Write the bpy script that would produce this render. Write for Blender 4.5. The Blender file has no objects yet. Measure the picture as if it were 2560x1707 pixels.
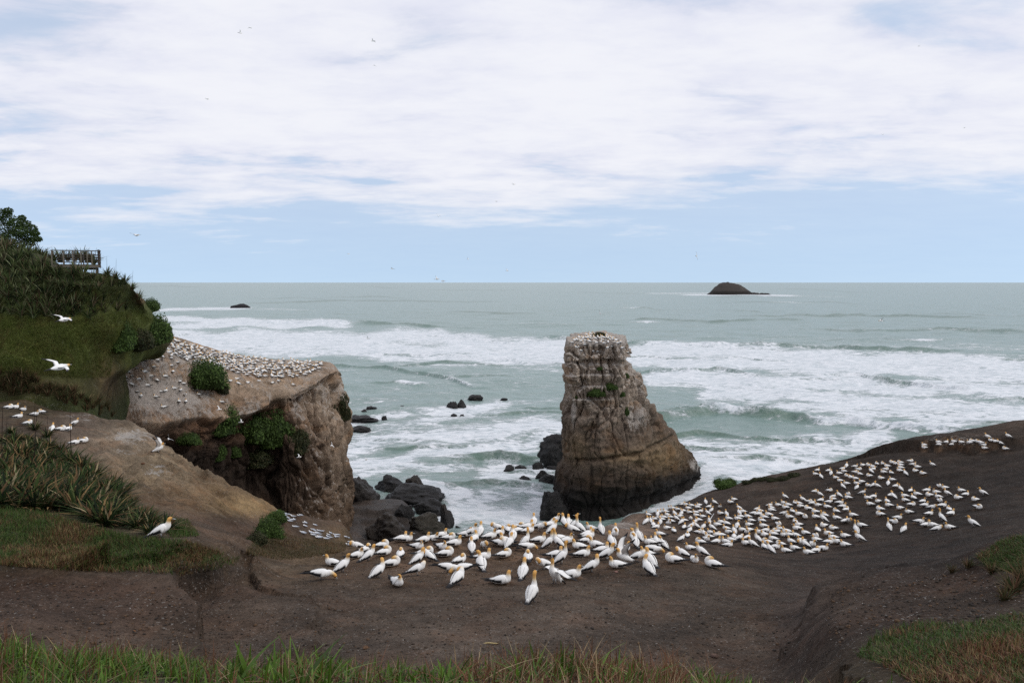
import bpy, bmesh, math, random
import numpy as np
from mathutils import Vector, Matrix
from mathutils.bvhtree import BVHTree

random.seed(7)
rng = np.random.default_rng(7)
SC = bpy.context.scene
COL = SC.collection
PI = math.pi

# ------------------------------------------------------------------ camera, sky, sun, exposure
H = 42.0                      # eye height above the sea
FPX = 2048.0                  # focal length in pixels of a 2560 px wide frame
HORIZON = 706.0
PITCH = math.atan((853.5 - HORIZON) / FPX)
cam_d = bpy.data.cameras.new("camera")
cam_d.sensor_width = 36.0
cam_d.lens = 36.0 * FPX / 2560.0
cam_d.clip_start = 0.1
cam_d.clip_end = 200000.0
cam = bpy.data.objects.new("camera", cam_d)
cam.location = (0, 0, H)
cam.rotation_euler = (PI / 2 - PITCH, 0, 0)
COL.objects.link(cam)
SC.camera = cam

SUN_EL, SUN_AZ = math.radians(50), math.radians(104)     # azimuth measured from +Y (out to sea) towards +X
sun_d = bpy.data.lights.new("sun", 'SUN')
sun_d.energy = 1.25
sun_d.angle = math.radians(32)
sun_d.color = (1.0, 0.96, 0.9)
sun = bpy.data.objects.new("sun", sun_d)
sd = Vector((math.sin(SUN_AZ) * math.cos(SUN_EL), math.cos(SUN_AZ) * math.cos(SUN_EL), math.sin(SUN_EL)))
sun.rotation_euler = sd.to_track_quat('Z', 'Y').to_euler()
sun.location = (0, 0, 120)
COL.objects.link(sun)

SC.view_settings.view_transform = 'Standard'
SC.view_settings.look = 'None'
SC.view_settings.exposure = 0.0
SC.view_settings.gamma = 1.0
SC.view_settings.use_curve_mapping = False
SC.cycles.use_denoising = False
SC.cycles.sample_clamp_indirect = 4.0


class NT:
    """small helper to wire node trees"""
    def __init__(self, tree):
        self.t = tree
        tree.nodes.clear()

    def n(self, kind, **kw):
        nd = self.t.nodes.new(kind)
        for k, v in kw.items():
            if k.startswith('i_'):
                key = k[2:]
                key = int(key) if key.isdigit() else key.replace('_', ' ')
                s = nd.inputs[key]
                if hasattr(v, 'is_output') or isinstance(v, bpy.types.NodeSocket):
                    self.t.links.new(v, s)
                else:
                    s.default_value = v
            else:
                setattr(nd, k, v)
        return nd

    def math(self, op, a, b=None, c=None, clamp=False):
        nd = self.t.nodes.new('ShaderNodeMath')
        nd.operation = op
        nd.use_clamp = clamp
        for i, v in enumerate((a, b, c)):
            if v is None:
                continue
            if isinstance(v, bpy.types.NodeSocket):
                self.t.links.new(v, nd.inputs[i])
            else:
                nd.inputs[i].default_value = v
        return nd.outputs[0]

    def ss(self, x, a, b):
        nd = self.t.nodes.new('ShaderNodeMapRange')
        nd.interpolation_type = 'SMOOTHSTEP'
        for i, v in enumerate((x, a, b, 0.0, 1.0)):
            if isinstance(v, bpy.types.NodeSocket):
                self.t.links.new(v, nd.inputs[i])
            else:
                nd.inputs[i].default_value = v
        return nd.outputs[0]

    def mix(self, f, a, b, blend='MIX'):
        nd = self.t.nodes.new('ShaderNodeMix')
        nd.data_type = 'RGBA'
        nd.blend_type = blend
        for i, v in ((0, f), (6, a), (7, b)):
            if isinstance(v, bpy.types.NodeSocket):
                self.t.links.new(v, nd.inputs[i])
            else:
                nd.inputs[i].default_value = v if i == 0 else (tuple(v) + (1,))[:4]
        return nd.outputs[2]

    def link(self, a, b):
        self.t.links.new(a, b)

    def scaled(self, vec, s):
        nd = self.t.nodes.new('ShaderNodeVectorMath')
        nd.operation = 'MULTIPLY'
        self.t.links.new(vec, nd.inputs[0])
        nd.inputs[1].default_value = s
        return nd.outputs[0]

    def noise(self, vec, scale, detail=4, rough=0.55, dist=0.0):
        nd = self.t.nodes.new('ShaderNodeTexNoise')
        self.t.links.new(vec, nd.inputs['Vector'])
        nd.inputs['Scale'].default_value = scale
        nd.inputs['Detail'].default_value = detail
        nd.inputs['Roughness'].default_value = rough
        nd.inputs['Distortion'].default_value = dist
        return nd.outputs['Fac']


# world: a clear Nishita sky under one sheet of broken stratus that ends a little above the horizon
W = bpy.data.worlds.new("World")
SC.world = W
W.use_nodes = True
w = NT(W.node_tree)
geo = w.n('ShaderNodeNewGeometry')
neg = w.n('ShaderNodeVectorMath', operation='SCALE', i_0=geo.outputs['Incoming'])
neg.inputs['Scale'].default_value = -1.0
lift = w.n('ShaderNodeVectorMath', operation='ADD', i_0=neg.outputs[0])
lift.inputs[1].default_value = (0, 0, 0.16)
lnorm = w.n('ShaderNodeVectorMath', operation='NORMALIZE', i_0=lift.outputs[0])
sky = w.n('ShaderNodeTexSky', sky_type='NISHITA', sun_disc=False, sun_elevation=SUN_EL,
          sun_rotation=SUN_AZ, altitude=40.0, air_density=1.0, dust_density=0.8, ozone_density=2.5, i_Vector=lnorm.outputs[0])
bg_sky = w.n('ShaderNodeBackground', i_Color=sky.outputs[0], i_Strength=0.15)
sep = w.n('ShaderNodeSeparateXYZ', i_0=neg.outputs[0])
up_ = w.math('MAXIMUM', sep.outputs[2], 0.0)
zc = w.math('ADD', up_, 0.11)
px = w.math('DIVIDE', sep.outputs[0], zc)
py = w.math('DIVIDE', sep.outputs[1], zc)
pv = w.n('ShaderNodeCombineXYZ', i_X=px, i_Y=py)
pv = w.n('ShaderNodeVectorMath', operation='ADD', i_0=pv.outputs[0])
pv.inputs[1].default_value = (3.7, 1.9, 0.6)
V_ = pv.outputs[0]
big = w.noise(w.scaled(V_, (0.42, 0.62, 1)), 1.0, 4, 0.5, 0.2)
mid = w.noise(w.scaled(V_, (1.5, 2.1, 1)), 1.0, 9, 0.58, 0.25)
puf = w.noise(w.scaled(V_, (4.2, 6.0, 1)), 1.0, 7, 0.6, 0.2)
shade = w.math('ADD', w.math('MULTIPLY', big, 0.28), w.math('ADD', w.math('MULTIPLY', mid, 0.38), w.math('MULTIPLY', puf, 0.34)))
cl_t = w.ss(shade, 0.36, 0.62)
ccol = w.mix(cl_t, (0.765, 0.785, 0.905), (0.90, 0.91, 0.965))
e_ = w.math('ADD', up_, w.math('MULTIPLY', w.math('SUBTRACT', big, 0.5), 0.16))
e_ = w.math('ADD', e_, w.math('MULTIPLY', w.math('SUBTRACT', mid, 0.5), 0.11))
e_ = w.math('ADD', e_, w.math('MULTIPLY', w.math('SUBTRACT', puf, 0.5), 0.05))
e_ = w.math('SUBTRACT', e_, w.math('MULTIPLY', sep.outputs[0], 0.035))
cover = w.ss(e_, -0.025, 0.165)
gaps = w.ss(w.math('ADD', w.math('MULTIPLY', mid, 0.6), w.math('MULTIPLY', big, 0.4)), 0.36, 0.50)
cover = w.math('MULTIPLY', cover, w.math('ADD', 0.62, w.math('MULTIPLY', gaps, 0.36)))
cover = w.math('MAXIMUM', cover, w.math('ADD', 0.48, w.math('MULTIPLY', w.ss(up_, 0.0, 0.12), 0.10)))
thin = w.ss(cover, 0.30, 0.92)          # the thin veil is paler and bluer than the cloud decks
ccol = w.mix(thin, (0.66, 0.83, 1.0), ccol)
bg_cl = w.n('ShaderNodeBackground', i_Color=ccol, i_Strength=1.0)
mixs = w.n('ShaderNodeMixShader', i_0=cover, i_1=bg_sky.outputs[0], i_2=bg_cl.outputs[0])
out = w.n('ShaderNodeOutputWorld', i_0=mixs.outputs[0])


# ------------------------------------------------------------------ helpers
CP, SP_ = math.cos(PITCH), math.sin(PITCH)


def P(u, v, D):
    """world point seen at pixel (u, v) of the 2560 x 1707 frame at forward distance D"""
    u = np.asarray(u, float); v = np.asarray(v, float); D = np.asarray(D, float)
    dx = (u - 1280.0) / FPX
    dz = -(v - 853.5) / FPX
    y = CP + dz * SP_
    z = -SP_ + dz * CP
    t = D / y
    return np.stack([dx * t, y * t, z * t + H], -1)


def proj(p):
    p = np.asarray(p, float)
    x, y, z = p[..., 0], p[..., 1], p[..., 2] - H
    f = y * CP - z * SP_
    up = y * SP_ + z * CP
    return 1280 + FPX * x / f, 853.5 - FPX * up / f


def rayfrom(u, v):
    d = P(u, v, 1.0) - np.array([0, 0, H])
    return Vector(d).normalized()


def _hash(i, j, k, s):
    with np.errstate(over='ignore'):
        h = (i.astype(np.uint32) * np.uint32(374761393) + j.astype(np.uint32) * np.uint32(668265263)
             + k.astype(np.uint32) * np.uint32(2246822519) + np.uint32(s * 3266489917 & 0xffffffff))
        h = (h ^ (h >> np.uint32(13))) * np.uint32(1274126177)
        h = (h ^ (h >> np.uint32(15))) * np.uint32(2246822519)
        h = h ^ (h >> np.uint32(16))
    return h.astype(np.float64) / 4294967295.0 * 2 - 1


def vnoise(p, s=0):
    f = np.floor(p)
    i = f.astype(np.int64)
    t = p - f
    t = t * t * t * (t * (t * 6 - 15) + 10)
    r = 0
    for a in (0, 1):
        wa = t[..., 0] if a else 1 - t[..., 0]
        for b in (0, 1):
            wb = t[..., 1] if b else 1 - t[..., 1]
            for c in (0, 1):
                wc = t[..., 2] if c else 1 - t[..., 2]
                r = r + wa * wb * wc * _hash(i[..., 0] + a, i[..., 1] + b, i[..., 2] + c, s)
    return r


def fbm(p, octv=4, lac=2.03, gain=0.5, s=0, ridged=False):
    a, r, tot = 1.0, 0, 0
    p = np.asarray(p, float)
    for o in range(octv):
        n = vnoise(p, s + o)
        if ridged:
            n = 1 - 2 * np.abs(n)
        r = r + a * n
        tot += a
        a *= gain
        p = p * lac + 17.3
    return r / tot


def worley(p, s=0):
    """distance to nearest and second feature point, and a random value per cell"""
    f = np.floor(p).astype(np.int64)
    sh = p.shape[:-1]
    d1 = np.full(sh, 9.0); d2 = np.full(sh, 9.0); idv = np.zeros(sh)
    for a in (-1, 0, 1):
        for b in (-1, 0, 1):
            for c in (-1, 0, 1):
                i, j, k = f[..., 0] + a, f[..., 1] + b, f[..., 2] + c
                q = np.stack([i + .5 + .45 * _hash(i, j, k, s + 1), j + .5 + .45 * _hash(i, j, k, s + 2), k + .5 + .45 * _hash(i, j, k, s + 3)], -1)
                d = np.linalg.norm(p - q, axis=-1)
                h = _hash(i, j, k, s + 4)
                n = d < d1
                d2 = np.where(n, d1, np.minimum(d2, d))
                idv = np.where(n, h, idv)
                d1 = np.where(n, d, d1)
    return d1, d2, idv


def sstep(x, a, b):
    t = np.clip((x - a) / (b - a), 0, 1)
    return t * t * (3 - 2 * t)


def mesh_np(name, V, F, mat=None, C=None, smooth=True, attrs=None):
    """mesh from numpy arrays; F is one array or a list of arrays of equal-sided polygons"""
    me = bpy.data.meshes.new(name)
    V = np.asarray(V, np.float32)
    Fs = F if isinstance(F, (list, tuple)) else [F]
    Fs = [np.asarray(f, np.int32) for f in Fs if len(f)]
    nl = sum(f.size for f in Fs)
    npoly = sum(len(f) for f in Fs)
    me.vertices.add(len(V)); me.loops.add(nl); me.polygons.add(npoly)
    me.vertices.foreach_set('co', V.ravel())
    me.loops.foreach_set('vertex_index', np.concatenate([f.ravel() for f in Fs]))
    tot = np.concatenate([np.full(len(f), f.shape[1], np.int32) for f in Fs])
    start = np.concatenate([[0], np.cumsum(tot)[:-1]]).astype(np.int32)
    me.polygons.foreach_set('loop_start', start)
    try:
        me.polygons.foreach_set('loop_total', tot)
    except Exception:
        pass
    me.polygons.foreach_set('use_smooth', np.full(npoly, smooth))
    if C is not None:
        C = np.asarray(C, np.float32)
        if C.shape[1] == 3:
            C = np.concatenate([C, np.ones((len(C), 1), np.float32)], 1)
        at = me.color_attributes.new('Col', 'FLOAT_COLOR', 'POINT')
        at.data.foreach_set('color', C.ravel())
    for k, a in (attrs or {}).items():
        at = me.attributes.new(k, 'FLOAT', 'POINT')
        at.data.foreach_set('value', np.asarray(a, np.float32))
    me.update(calc_edges=True)
    me.validate()
    if mat:
        me.materials.append(mat)
    return me


def link(name, me, parent=None, loc=None, rotz=None, scale=None):
    o = bpy.data.objects.new(name, me)
    COL.objects.link(o)
    if parent:
        o.parent = parent
    if loc is not None:
        o.location = [float(q) for q in loc]
    if rotz is not None:
        o.rotation_euler = (0, 0, rotz)
    if scale is not None:
        o.scale = scale if hasattr(scale, '__len__') else (scale,) * 3
    return o


def tag(o, label=None, cat=None, group=None, kind=None):
    if label: o['label'] = label
    if cat: o['category'] = cat
    if group: o['group'] = group
    if kind: o['kind'] = kind
    return o


def grid_faces(nr, nc, close=False):
    r = np.arange(nr - 1)[:, None]
    c = np.arange(nc if close else nc - 1)[None, :]
    c2 = (c + 1) % nc
    return np.stack([r * nc + c, r * nc + c2, (r + 1) * nc + c2, (r + 1) * nc + c], -1).reshape(-1, 4)


def cr1(pts, n, axis=0, closed=False):
    """Catmull-Rom resample along an axis"""
    pts = np.moveaxis(np.asarray(pts, float), axis, 0)
    k = len(pts)
    t = np.linspace(0, k if closed else k - 1, n, endpoint=not closed)
    i = np.floor(t).astype(int)
    if not closed:
        i = np.minimum(i, k - 2)
    f = (t - i).reshape((-1,) + (1,) * (pts.ndim - 1))
    def g(j):
        return pts[j % k] if closed else np.where((j < 0).reshape(f.shape), 2 * pts[0] - pts[1], np.where((j > k - 1).reshape(f.shape), 2 * pts[-1] - pts[-2], pts[np.clip(j, 0, k - 1)]))
    p0, p1, p2, p3 = g(i - 1), g(i), g(i + 1), g(i + 2)
    r = 0.5 * (2 * p1 + (p2 - p0) * f + (2 * p0 - 5 * p1 + 4 * p2 - p3) * f ** 2 + (3 * p1 - p0 - 3 * p2 + p3) * f ** 3)
    return np.moveaxis(r, 0, axis)


def grid_normals(G, closed=False):
    if closed:
        du = np.roll(G, -1, 1) - np.roll(G, 1, 1)
    else:
        du = np.gradient(G, axis=1)
    dv = np.gradient(G, axis=0)
    n = np.cross(du, dv)
    return n / (np.linalg.norm(n, axis=-1, keepdims=True) + 1e-9)


def blobs(u, v, base, bw, items):
    """blend of colours laid down round given spots"""
    acc = np.ones(u.shape + (3,)) * np.array(base) * bw
    ws = np.full(u.shape, bw)
    for (bu, bv, ru, rv, c, k) in items:
        wgt = k * np.exp(-(((u - bu) / ru) ** 2 + ((v - bv) / rv) ** 2))
        acc += wgt[..., None] * np.array(c)
        ws += wgt
    return acc / ws[..., None]


def inpoly(x, y, poly):
    poly = np.asarray(poly, float)
    r = np.zeros(np.shape(x), bool)
    j = len(poly) - 1
    for i in range(len(poly)):
        xi, yi = poly[i]; xj, yj = poly[j]
        c = ((yi > y) != (yj > y)) & (x < (xj - xi) * (y - yi) / (yj - yi + 1e-12) + xi)
        r ^= c
        j = i
    return r


def sample_poly(poly, n, r=None):
    r = r or rng
    poly = np.asarray(poly, float)
    lo, hi = poly.min(0), poly.max(0)
    res = []
    while len(res) < n:
        q = r.uniform(lo, hi, (n * 3, 2))
        q = q[inpoly(q[:, 0], q[:, 1], poly)]
        res.extend(q.tolist())
    return np.array(res[:n])


# ------------------------------------------------------------------ materials
def material(name):
    m = bpy.data.materials.new(name)
    m.use_nodes = True
    return m, NT(m.node_tree)


def finish(t, color, rough=0.9, bump=None, bstr=0.5, bdist=0.1, spec=0.3, **extra):
    b = t.n('ShaderNodeBsdfPrincipled')
    if isinstance(color, bpy.types.NodeSocket):
        t.link(color, b.inputs['Base Color'])
    else:
        b.inputs['Base Color'].default_value = tuple(color) + (1,)
    if isinstance(rough, bpy.types.NodeSocket):
        t.link(rough, b.inputs['Roughness'])
    else:
        b.inputs['Roughness'].default_value = rough
    b.inputs['Specular IOR Level'].default_value = spec
    for k, v in extra.items():
        b.inputs[k.replace('_', ' ')].default_value = v
    if bump is not None:
        bn = t.n('ShaderNodeBump', i_Height=bump, i_Strength=bstr, i_Distance=bdist)
        t.link(bn.outputs[0], b.inputs['Normal'])
    t.n('ShaderNodeOutputMaterial', i_0=b.outputs[0])
    return b


def mat_ground():
    m, t = material('soil')
    pos = t.n('ShaderNodeNewGeometry').outputs['Position']
    col = t.n('ShaderNodeAttribute', attribute_name='Col').outputs['Color']
    gu = t.n('ShaderNodeAttribute', attribute_name='guano').outputs['Fac']
    n1 = t.noise(pos, 0.35, 6, 0.6)
    n2 = t.noise(pos, 3.0, 6, 0.65)
    n3 = t.noise(pos, 12.0, 5, 0.75)
    k = t.math('ADD', t.math('MULTIPLY', n1, 1.0), t.math('ADD', t.math('MULTIPLY', n2, 0.6), t.math('MULTIPLY', n3, 0.6)))
    k = t.math('MULTIPLY', t.math('POWER', k, 2.8), 0.86)
    kc = t.n('ShaderNodeCombineColor', i_0=k, i_1=k, i_2=k).outputs[0]
    c = t.mix(1.0, col, kc, 'MULTIPLY')
    # reddish, peaty patches
    red = t.ss(t.noise(pos, 0.6, 5, 0.65), 0.48, 0.62)
    c = t.mix(t.math('MULTIPLY', red, 0.2), c, t.mix(1.0, c, (1.35, 0.88, 0.62), 'MULTIPLY'))
    # pale flecks: feathers, shell, droppings
    fl = t.ss(t.noise(pos, 15.0, 2, 0.5), 0.64, 0.68)
    fl = t.math('MAXIMUM', fl, t.math('MULTIPLY', t.ss(t.noise(pos, 8.0, 2, 0.5), 0.71, 0.74), 0.3))
    fl = t.math('MULTIPLY', fl, t.ss(t.noise(pos, 0.8, 3, 0.6), 0.36, 0.62))
    c = t.mix(t.math('MULTIPLY', fl, 0.5), c, (0.36, 0.34, 0.31))
    # lime-washed streaks where the birds nest
    st = t.math('ADD', t.math('MULTIPLY', t.noise(t.scaled(pos, (1.0, 1.0, 3.0)), 0.8, 4, 0.6, 0.8), 0.45), t.math('MULTIPLY', t.noise(t.scaled(pos, (3.5, 3.5, 7.0)), 1.0, 6, 0.72, 0.6), 0.55))
    lm = t.ss(t.math('ADD', st, t.math('MULTIPLY', t.math('SUBTRACT', gu, 0.5), 0.36)), 0.48, 0.60)
    lm = t.math('MULTIPLY', lm, t.ss(gu, 0.04, 0.35))
    c = t.mix(t.math('MULTIPLY', lm, 0.75), c, (0.42, 0.39, 0.355))
    h = t.math('ADD', t.math('MULTIPLY', n2, 0.7), t.math('MULTIPLY', n3, 0.3))
    finish(t, c, 0.95, h, 1.0, 0.22, 0.12)
    return m


def mat_rock(name, wet=False, streak=(1.6, 1.6, 0.28), bs=0.9):
    m, t = material(name)
    pos = t.n('ShaderNodeNewGeometry').outputs['Position']
    col = t.n('ShaderNodeAttribute', attribute_name='Col').outputs['Color']
    gu = t.n('ShaderNodeAttribute', attribute_name='guano').outputs['Fac']
    n1 = t.noise(t.scaled(pos, streak), 0.5, 7, 0.62, 0.4)
    n2 = t.noise(pos, 1.4, 7, 0.68)
    n3 = t.noise(t.scaled(pos, (0.35, 0.35, 1.5)), 0.8, 6, 0.62, 0.5)
    k = t.math('ADD', t.math('MULTIPLY', n1, 0.9), t.math('ADD', t.math('MULTIPLY', n2, 0.7), t.math('MULTIPLY', n3, 0.5)))
    k = t.math('POWER', k, 2.0)
    kc = t.n('ShaderNodeCombineColor', i_0=k, i_1=k, i_2=k).outputs[0]
    c = t.mix(1.0, col, kc, 'MULTIPLY')
    oc = t.ss(t.noise(t.scaled(pos, (0.5, 0.5, 0.9)), 0.35, 4, 0.6, 0.5), 0.5, 0.68)
    c = t.mix(t.math('MULTIPLY', oc, 0.4), c, t.mix(1.0, c, (1.3, 0.95, 0.62), 'MULTIPLY'))
    st = t.noise(t.scaled(pos, (1.0, 1.0, 0.45)), 0.5, 4, 0.6, 0.7)
    sf = t.noise(t.scaled(pos, (3.2, 3.2, 1.1)), 1.0, 6, 0.72, 0.6)
    q = t.math('ADD', t.math('MULTIPLY', st, 0.45), t.math('MULTIPLY', sf, 0.55))
    lm = t.ss(t.math('ADD', q, t.math('MULTIPLY', t.math('SUBTRACT', gu, 0.5), 0.40)), 0.43, 0.55)
    lm = t.math('MULTIPLY', lm, t.ss(gu, 0.03, 0.3))
    c = t.mix(t.math('MULTIPLY', lm, 0.72), c, (0.52, 0.47, 0.42))
    h = t.math('ADD', t.math('MULTIPLY', n1, 0.5), t.math('ADD', t.math('MULTIPLY', n2, 0.6), t.math('MULTIPLY', n3, 0.4)))
    rf = t.noise(t.scaled(pos, (2.6, 2.6, 0.8)), 1.0, 6, 0.75, 0.5)
    h = t.math('ADD', h, t.math('MULTIPLY', t.math('ABSOLUTE', t.math('SUBTRACT', rf, 0.5)), 2.2))
    finish(t, c, 0.55 if wet else 0.92, h, 0.9, 0.38, 0.38 if wet else 0.2)
    return m


def mat_vcol(name, rough=0.8, spec=0.25, trans=0.0, fine=None):
    m, t = material(name)
    col = t.n('ShaderNodeAttribute', attribute_name='Col').outputs['Color']
    pos = t.n('ShaderNodeNewGeometry').outputs['Position']
    if fine:
        n = t.noise(pos, fine, 4, 0.6)
        k = t.math('ADD', t.math('MULTIPLY', n, 0.7), 0.65)
        kc = t.n('ShaderNodeCombineColor', i_0=k, i_1=k, i_2=k).outputs[0]
        col = t.mix(1.0, col, kc, 'MULTIPLY')
    b = finish(t, col, rough, None, spec=spec)
    if trans:
        tr = t.n('ShaderNodeBsdfTranslucent', i_Color=col)
        mx = t.n('ShaderNodeMixShader', i_0=trans, i_1=b.outputs[0], i_2=tr.outputs[0])
        o = [n for n in t.t.nodes if n.type == 'OUTPUT_MATERIAL'][0]
        t.link(mx.outputs[0], o.inputs[0])
    return m


M_SOIL = mat_ground()
M_CLIFF = mat_rock('cliff_rock')
M_STACK = mat_rock('stack_rock', streak=(1.2, 1.2, 0.45))
M_WET = mat_rock('wet_rock', wet=True, streak=(1, 1, 1))
M_LEAF = mat_vcol('leaf', 0.65, 0.2, 0.25)
M_FLAX = mat_vcol('flax_leaf', 0.75, 0.06, 0.2)
M_GRASS = mat_vcol('grass_blade', 0.6, 0.25, 0.25)
M_FEATHER = mat_vcol('feather', 0.75, 0.15, 0.0)
M_WOOD = mat_vcol('weathered_timber', 0.85, 0.2, 0.0, fine=6.0)
# ------------------------------------------------------------------ ground: one sheet over bank, colony shelf, right slope, left ridge and hill
def parse(s):
    return [tuple(float(q) for q in it.split(',')) for it in s.replace('\n', ';').split(';') if it.strip()]


GP = parse("""
-300,1850,4.5;300,1850,4.5;900,1850,4.5;1500,1850,4.5;2000,1850,4.5;2800,1850,4.5
-200,2150,3.2;800,2150,3.2;1600,2150,3.2;2700,2150,3.2
-200,1640,7.4;0,1635,7.5;300,1668,7.8;700,1682,8;1000,1690,8;1300,1672,8;1600,1674,8;1800,1708,8.3;1950,1740,8.6
-100,1700,13;400,1730,13.2;900,1745,13.5;1400,1745,13.5;1850,1745,13.5
0,1560,15.2;300,1600,15.8;0,1440,18.2;220,1455,18.6;390,1458,19;440,1540,17.6;430,1500,18.4
500,1540,18.6;495,1500,20;490,1460,21.3;600,1620,16.6;560,1440,23.2
800,1640,16;1200,1640,16.3;1600,1640,16.3;1890,1650,15.9
700,1500,20.5;1000,1505,21;1330,1505,21;1650,1500,22;1880,1500,22.4
800,1445,25;1050,1445,25.3;1250,1440,25.5;1450,1440,25.6;1620,1435,26;1780,1416,29;1900,1440,29
750,1448,25.5;850,1418,28.5;980,1390,31;1100,1390,31;1200,1390,31;1300,1395,30.5;1450,1390,31;1550,1390,31.5;1700,1392,33
940,1366,35;980,1350,36.5;1080,1352,36.5;1180,1342,37.5;1250,1332,38.5;1320,1316,39.5;1400,1312,40;1480,1325,39;1540,1340,38.5;1600,1352,38.5;1660,1368,38
970,1420,43;1080,1430,44;1180,1425,45;1290,1410,46;1390,1390,47;1460,1390,47
1100,1560,58;1250,1540,60;1380,1500,62;900,1480,70;1000,1520,72
1480,1345,60;1560,1310,72;1620,1318,66;1600,1335,58;1500,1322,68;1640,1345,54
1560,1297,88;1620,1297,92;1500,1330,95;1600,1390,112;1680,1370,120;1450,1480,90
1640,1291,96;1700,1264,99;1760,1238,100;1800,1225,101;1850,1213,101;1920,1192,101;1990,1177,101;2060,1163,100;2130,1148,99;2200,1130,99;2240,1112,98;2290,1103,97;2340,1095,97;2420,1078,97;2480,1068,97;2560,1052,97;2760,1015,97
1700,1360,116;1800,1330,118;1900,1310,118;2000,1300,118;2100,1290,118;2200,1270,118;2300,1250,118;2420,1230,118;2560,1210,118;2760,1190,118
1700,1500,140;2000,1480,140;2300,1440,140;2700,1400,140
1900,1377,56;1980,1380,55;2070,1380,54;1830,1365,58;1760,1358,60;1700,1340,66;1650,1315,78
1750,1330,70;1800,1290,82;1900,1270,82;2000,1290,72;2000,1230,87;2100,1330,62;2150,1370,55;2200,1200,86;2200,1290,70;2250,1330,60;2350,1260,72;2420,1220,78;2440,1315,56;2440,1110,93;2560,1200,74;2560,1300,52;2560,1120,89;2300,1150,90;2760,1250,60
2100,1400,48;2300,1385,46;2450,1350,48;2560,1335,44;2000,1410,42;2120,1435,35;2250,1415,36;2050,1440,31;1990,1445,30
2080,1462,20.5;2160,1448,20.5;2250,1432,19.5;2330,1420,18.8;2400,1405,18;2450,1385,17.5;2500,1368,17;2560,1350,16.6;2760,1300,16
2160,1500,27;2300,1485,28;2400,1480,27;2500,1480,26;2700,1470,25
2040,1510,18.5;2150,1490,17.5;2250,1500,16;2350,1490,15.5;2450,1470,15.2;2200,1545,14.3;2400,1540,13;2560,1500,13;2560,1420,14.8;2110,1560,14.8;2100,1590,13.8;2070,1650,11.8;2080,1700,10.4;2300,1640,10;2560,1640,9;2760,1600,9;2200,1800,7
2010,1490,20.4;1990,1530,19;2010,1570,17.6;2020,1610,16.2;1990,1680,14.2;2000,1740,12.5
-200,1430,18.6;-200,1300,22;-200,1550,15
0,1408,19.2;150,1425,19.4;280,1432,19.8;330,1430,20.2;400,1436,21;470,1448,21.6
330,1395,20.6;430,1398,21.6;500,1398,22.6;560,1385,24
560,1415,23;600,1440,23.6;625,1392,25.5;635,1440,24.4
0,1280,24;200,1330,23;400,1345,23.3;0,1240,27;300,1290,27;460,1340,26;520,1360,25.5;100,1370,21.2;300,1390,21.6
0,1200,32;150,1180,38;300,1240,34;0,1080,50;100,1060,54;180,1110,52;-200,1200,32;-200,1040,55
90,1035,62;200,1060,60;0,1005,64;300,1100,57;400,1135,55;250,1150,48;350,1180,46;500,1205,50;600,1245,50;680,1285,50;450,1240,42;400,1290,34;-200,960,66
550,1310,38;620,1385,30;700,1350,38;640,1442,26;720,1446,26;560,1340,32;660,1400,30
238,1046,64.5;333,1079,62.5;395,1112,59;438,1165,57;490,1193,56;571,1234,55;662,1262,54.5;690,1290,54.5
350,1190,74;430,1250,72;520,1300,70;620,1340,68;300,1150,80
690,1320,62;720,1285,69;760,1305,72;800,1325,72;860,1345,72;890,1352,70;800,1372,55;720,1385,46;880,1372,52;930,1372,46;750,1420,34
760,1390,88;860,1400,88;940,1430,80;690,1400,86
600,1450,110;800,1450,112;1000,1480,118;300,1350,110
-300,1040,70;-100,1050,70;60,1050,70;160,1060,70;240,1080,71;320,1110,70
-300,1150,85;-100,1150,85;60,1150,85;200,1200,85;330,1260,85;-200,1300,120;100,1350,120;300,1400,120
-100,1000,63;60,1000,63.5;160,1030,65;-300,1000,62
""")
gp = np.array(GP)
ga = (gp[:, 0] - 1280) / FPX
gb = np.log(gp[:, 2]) * 0.8
gz = P(gp[:, 0], gp[:, 1], gp[:, 2])[:, 2] - H
gt = gz / gp[:, 2]                        # tangent of the depression
RC2 = 0.018 ** 2


def _phi(d2):
    return np.sqrt(d2 + RC2)


A = _phi((ga[:, None] - ga) ** 2 + (gb[:, None] - gb) ** 2)
n_ = len(ga)
Q = np.stack([np.ones(n_), ga, gb], 1)
KM = np.block([[A - np.eye(n_) * 0.0015, Q], [Q.T, np.zeros((3, 3))]])
sol = np.linalg.solve(KM, np.concatenate([gt, np.zeros(3)]))


def ground_tan(a, D):
    b = np.log(D) * 0.8
    r = sol[-3] + sol[-2] * a + sol[-1] * b
    r = np.array(r)
    flat = r.ravel()
    af, bf = a.ravel(), b.ravel()
    for i in range(0, len(flat), 40000):
        s = slice(i, i + 40000)
        flat[s] += _phi((af[s, None] - ga) ** 2 + (bf[s, None] - gb) ** 2) @ sol[:-3]
    return flat.reshape(r.shape)


NC = 560
us = np.linspace(-260, 2820, NC)
# rows: finer where the colonies sit
Ds = np.concatenate([np.geomspace(3.3, 14, 90)[:-1], np.geomspace(14, 48, 330)[:-1], np.geomspace(48, 105, 260)[:-1], np.geomspace(105, 140, 30)])
AA, DD = np.meshgrid((us - 1280) / FPX, Ds)
TT = ground_tan(AA, DD)
GX, GY = AA * DD, DD
GZ = TT * DD + H
G = np.stack([GX, GY, GZ], -1)
gu_, gv_ = proj(G)
GZ = GZ + fbm(np.stack([GX, GY, GX * 0], -1) * 2.6, 3, s=27) * 0.045 * sstep(DD, 10, 14)
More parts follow.
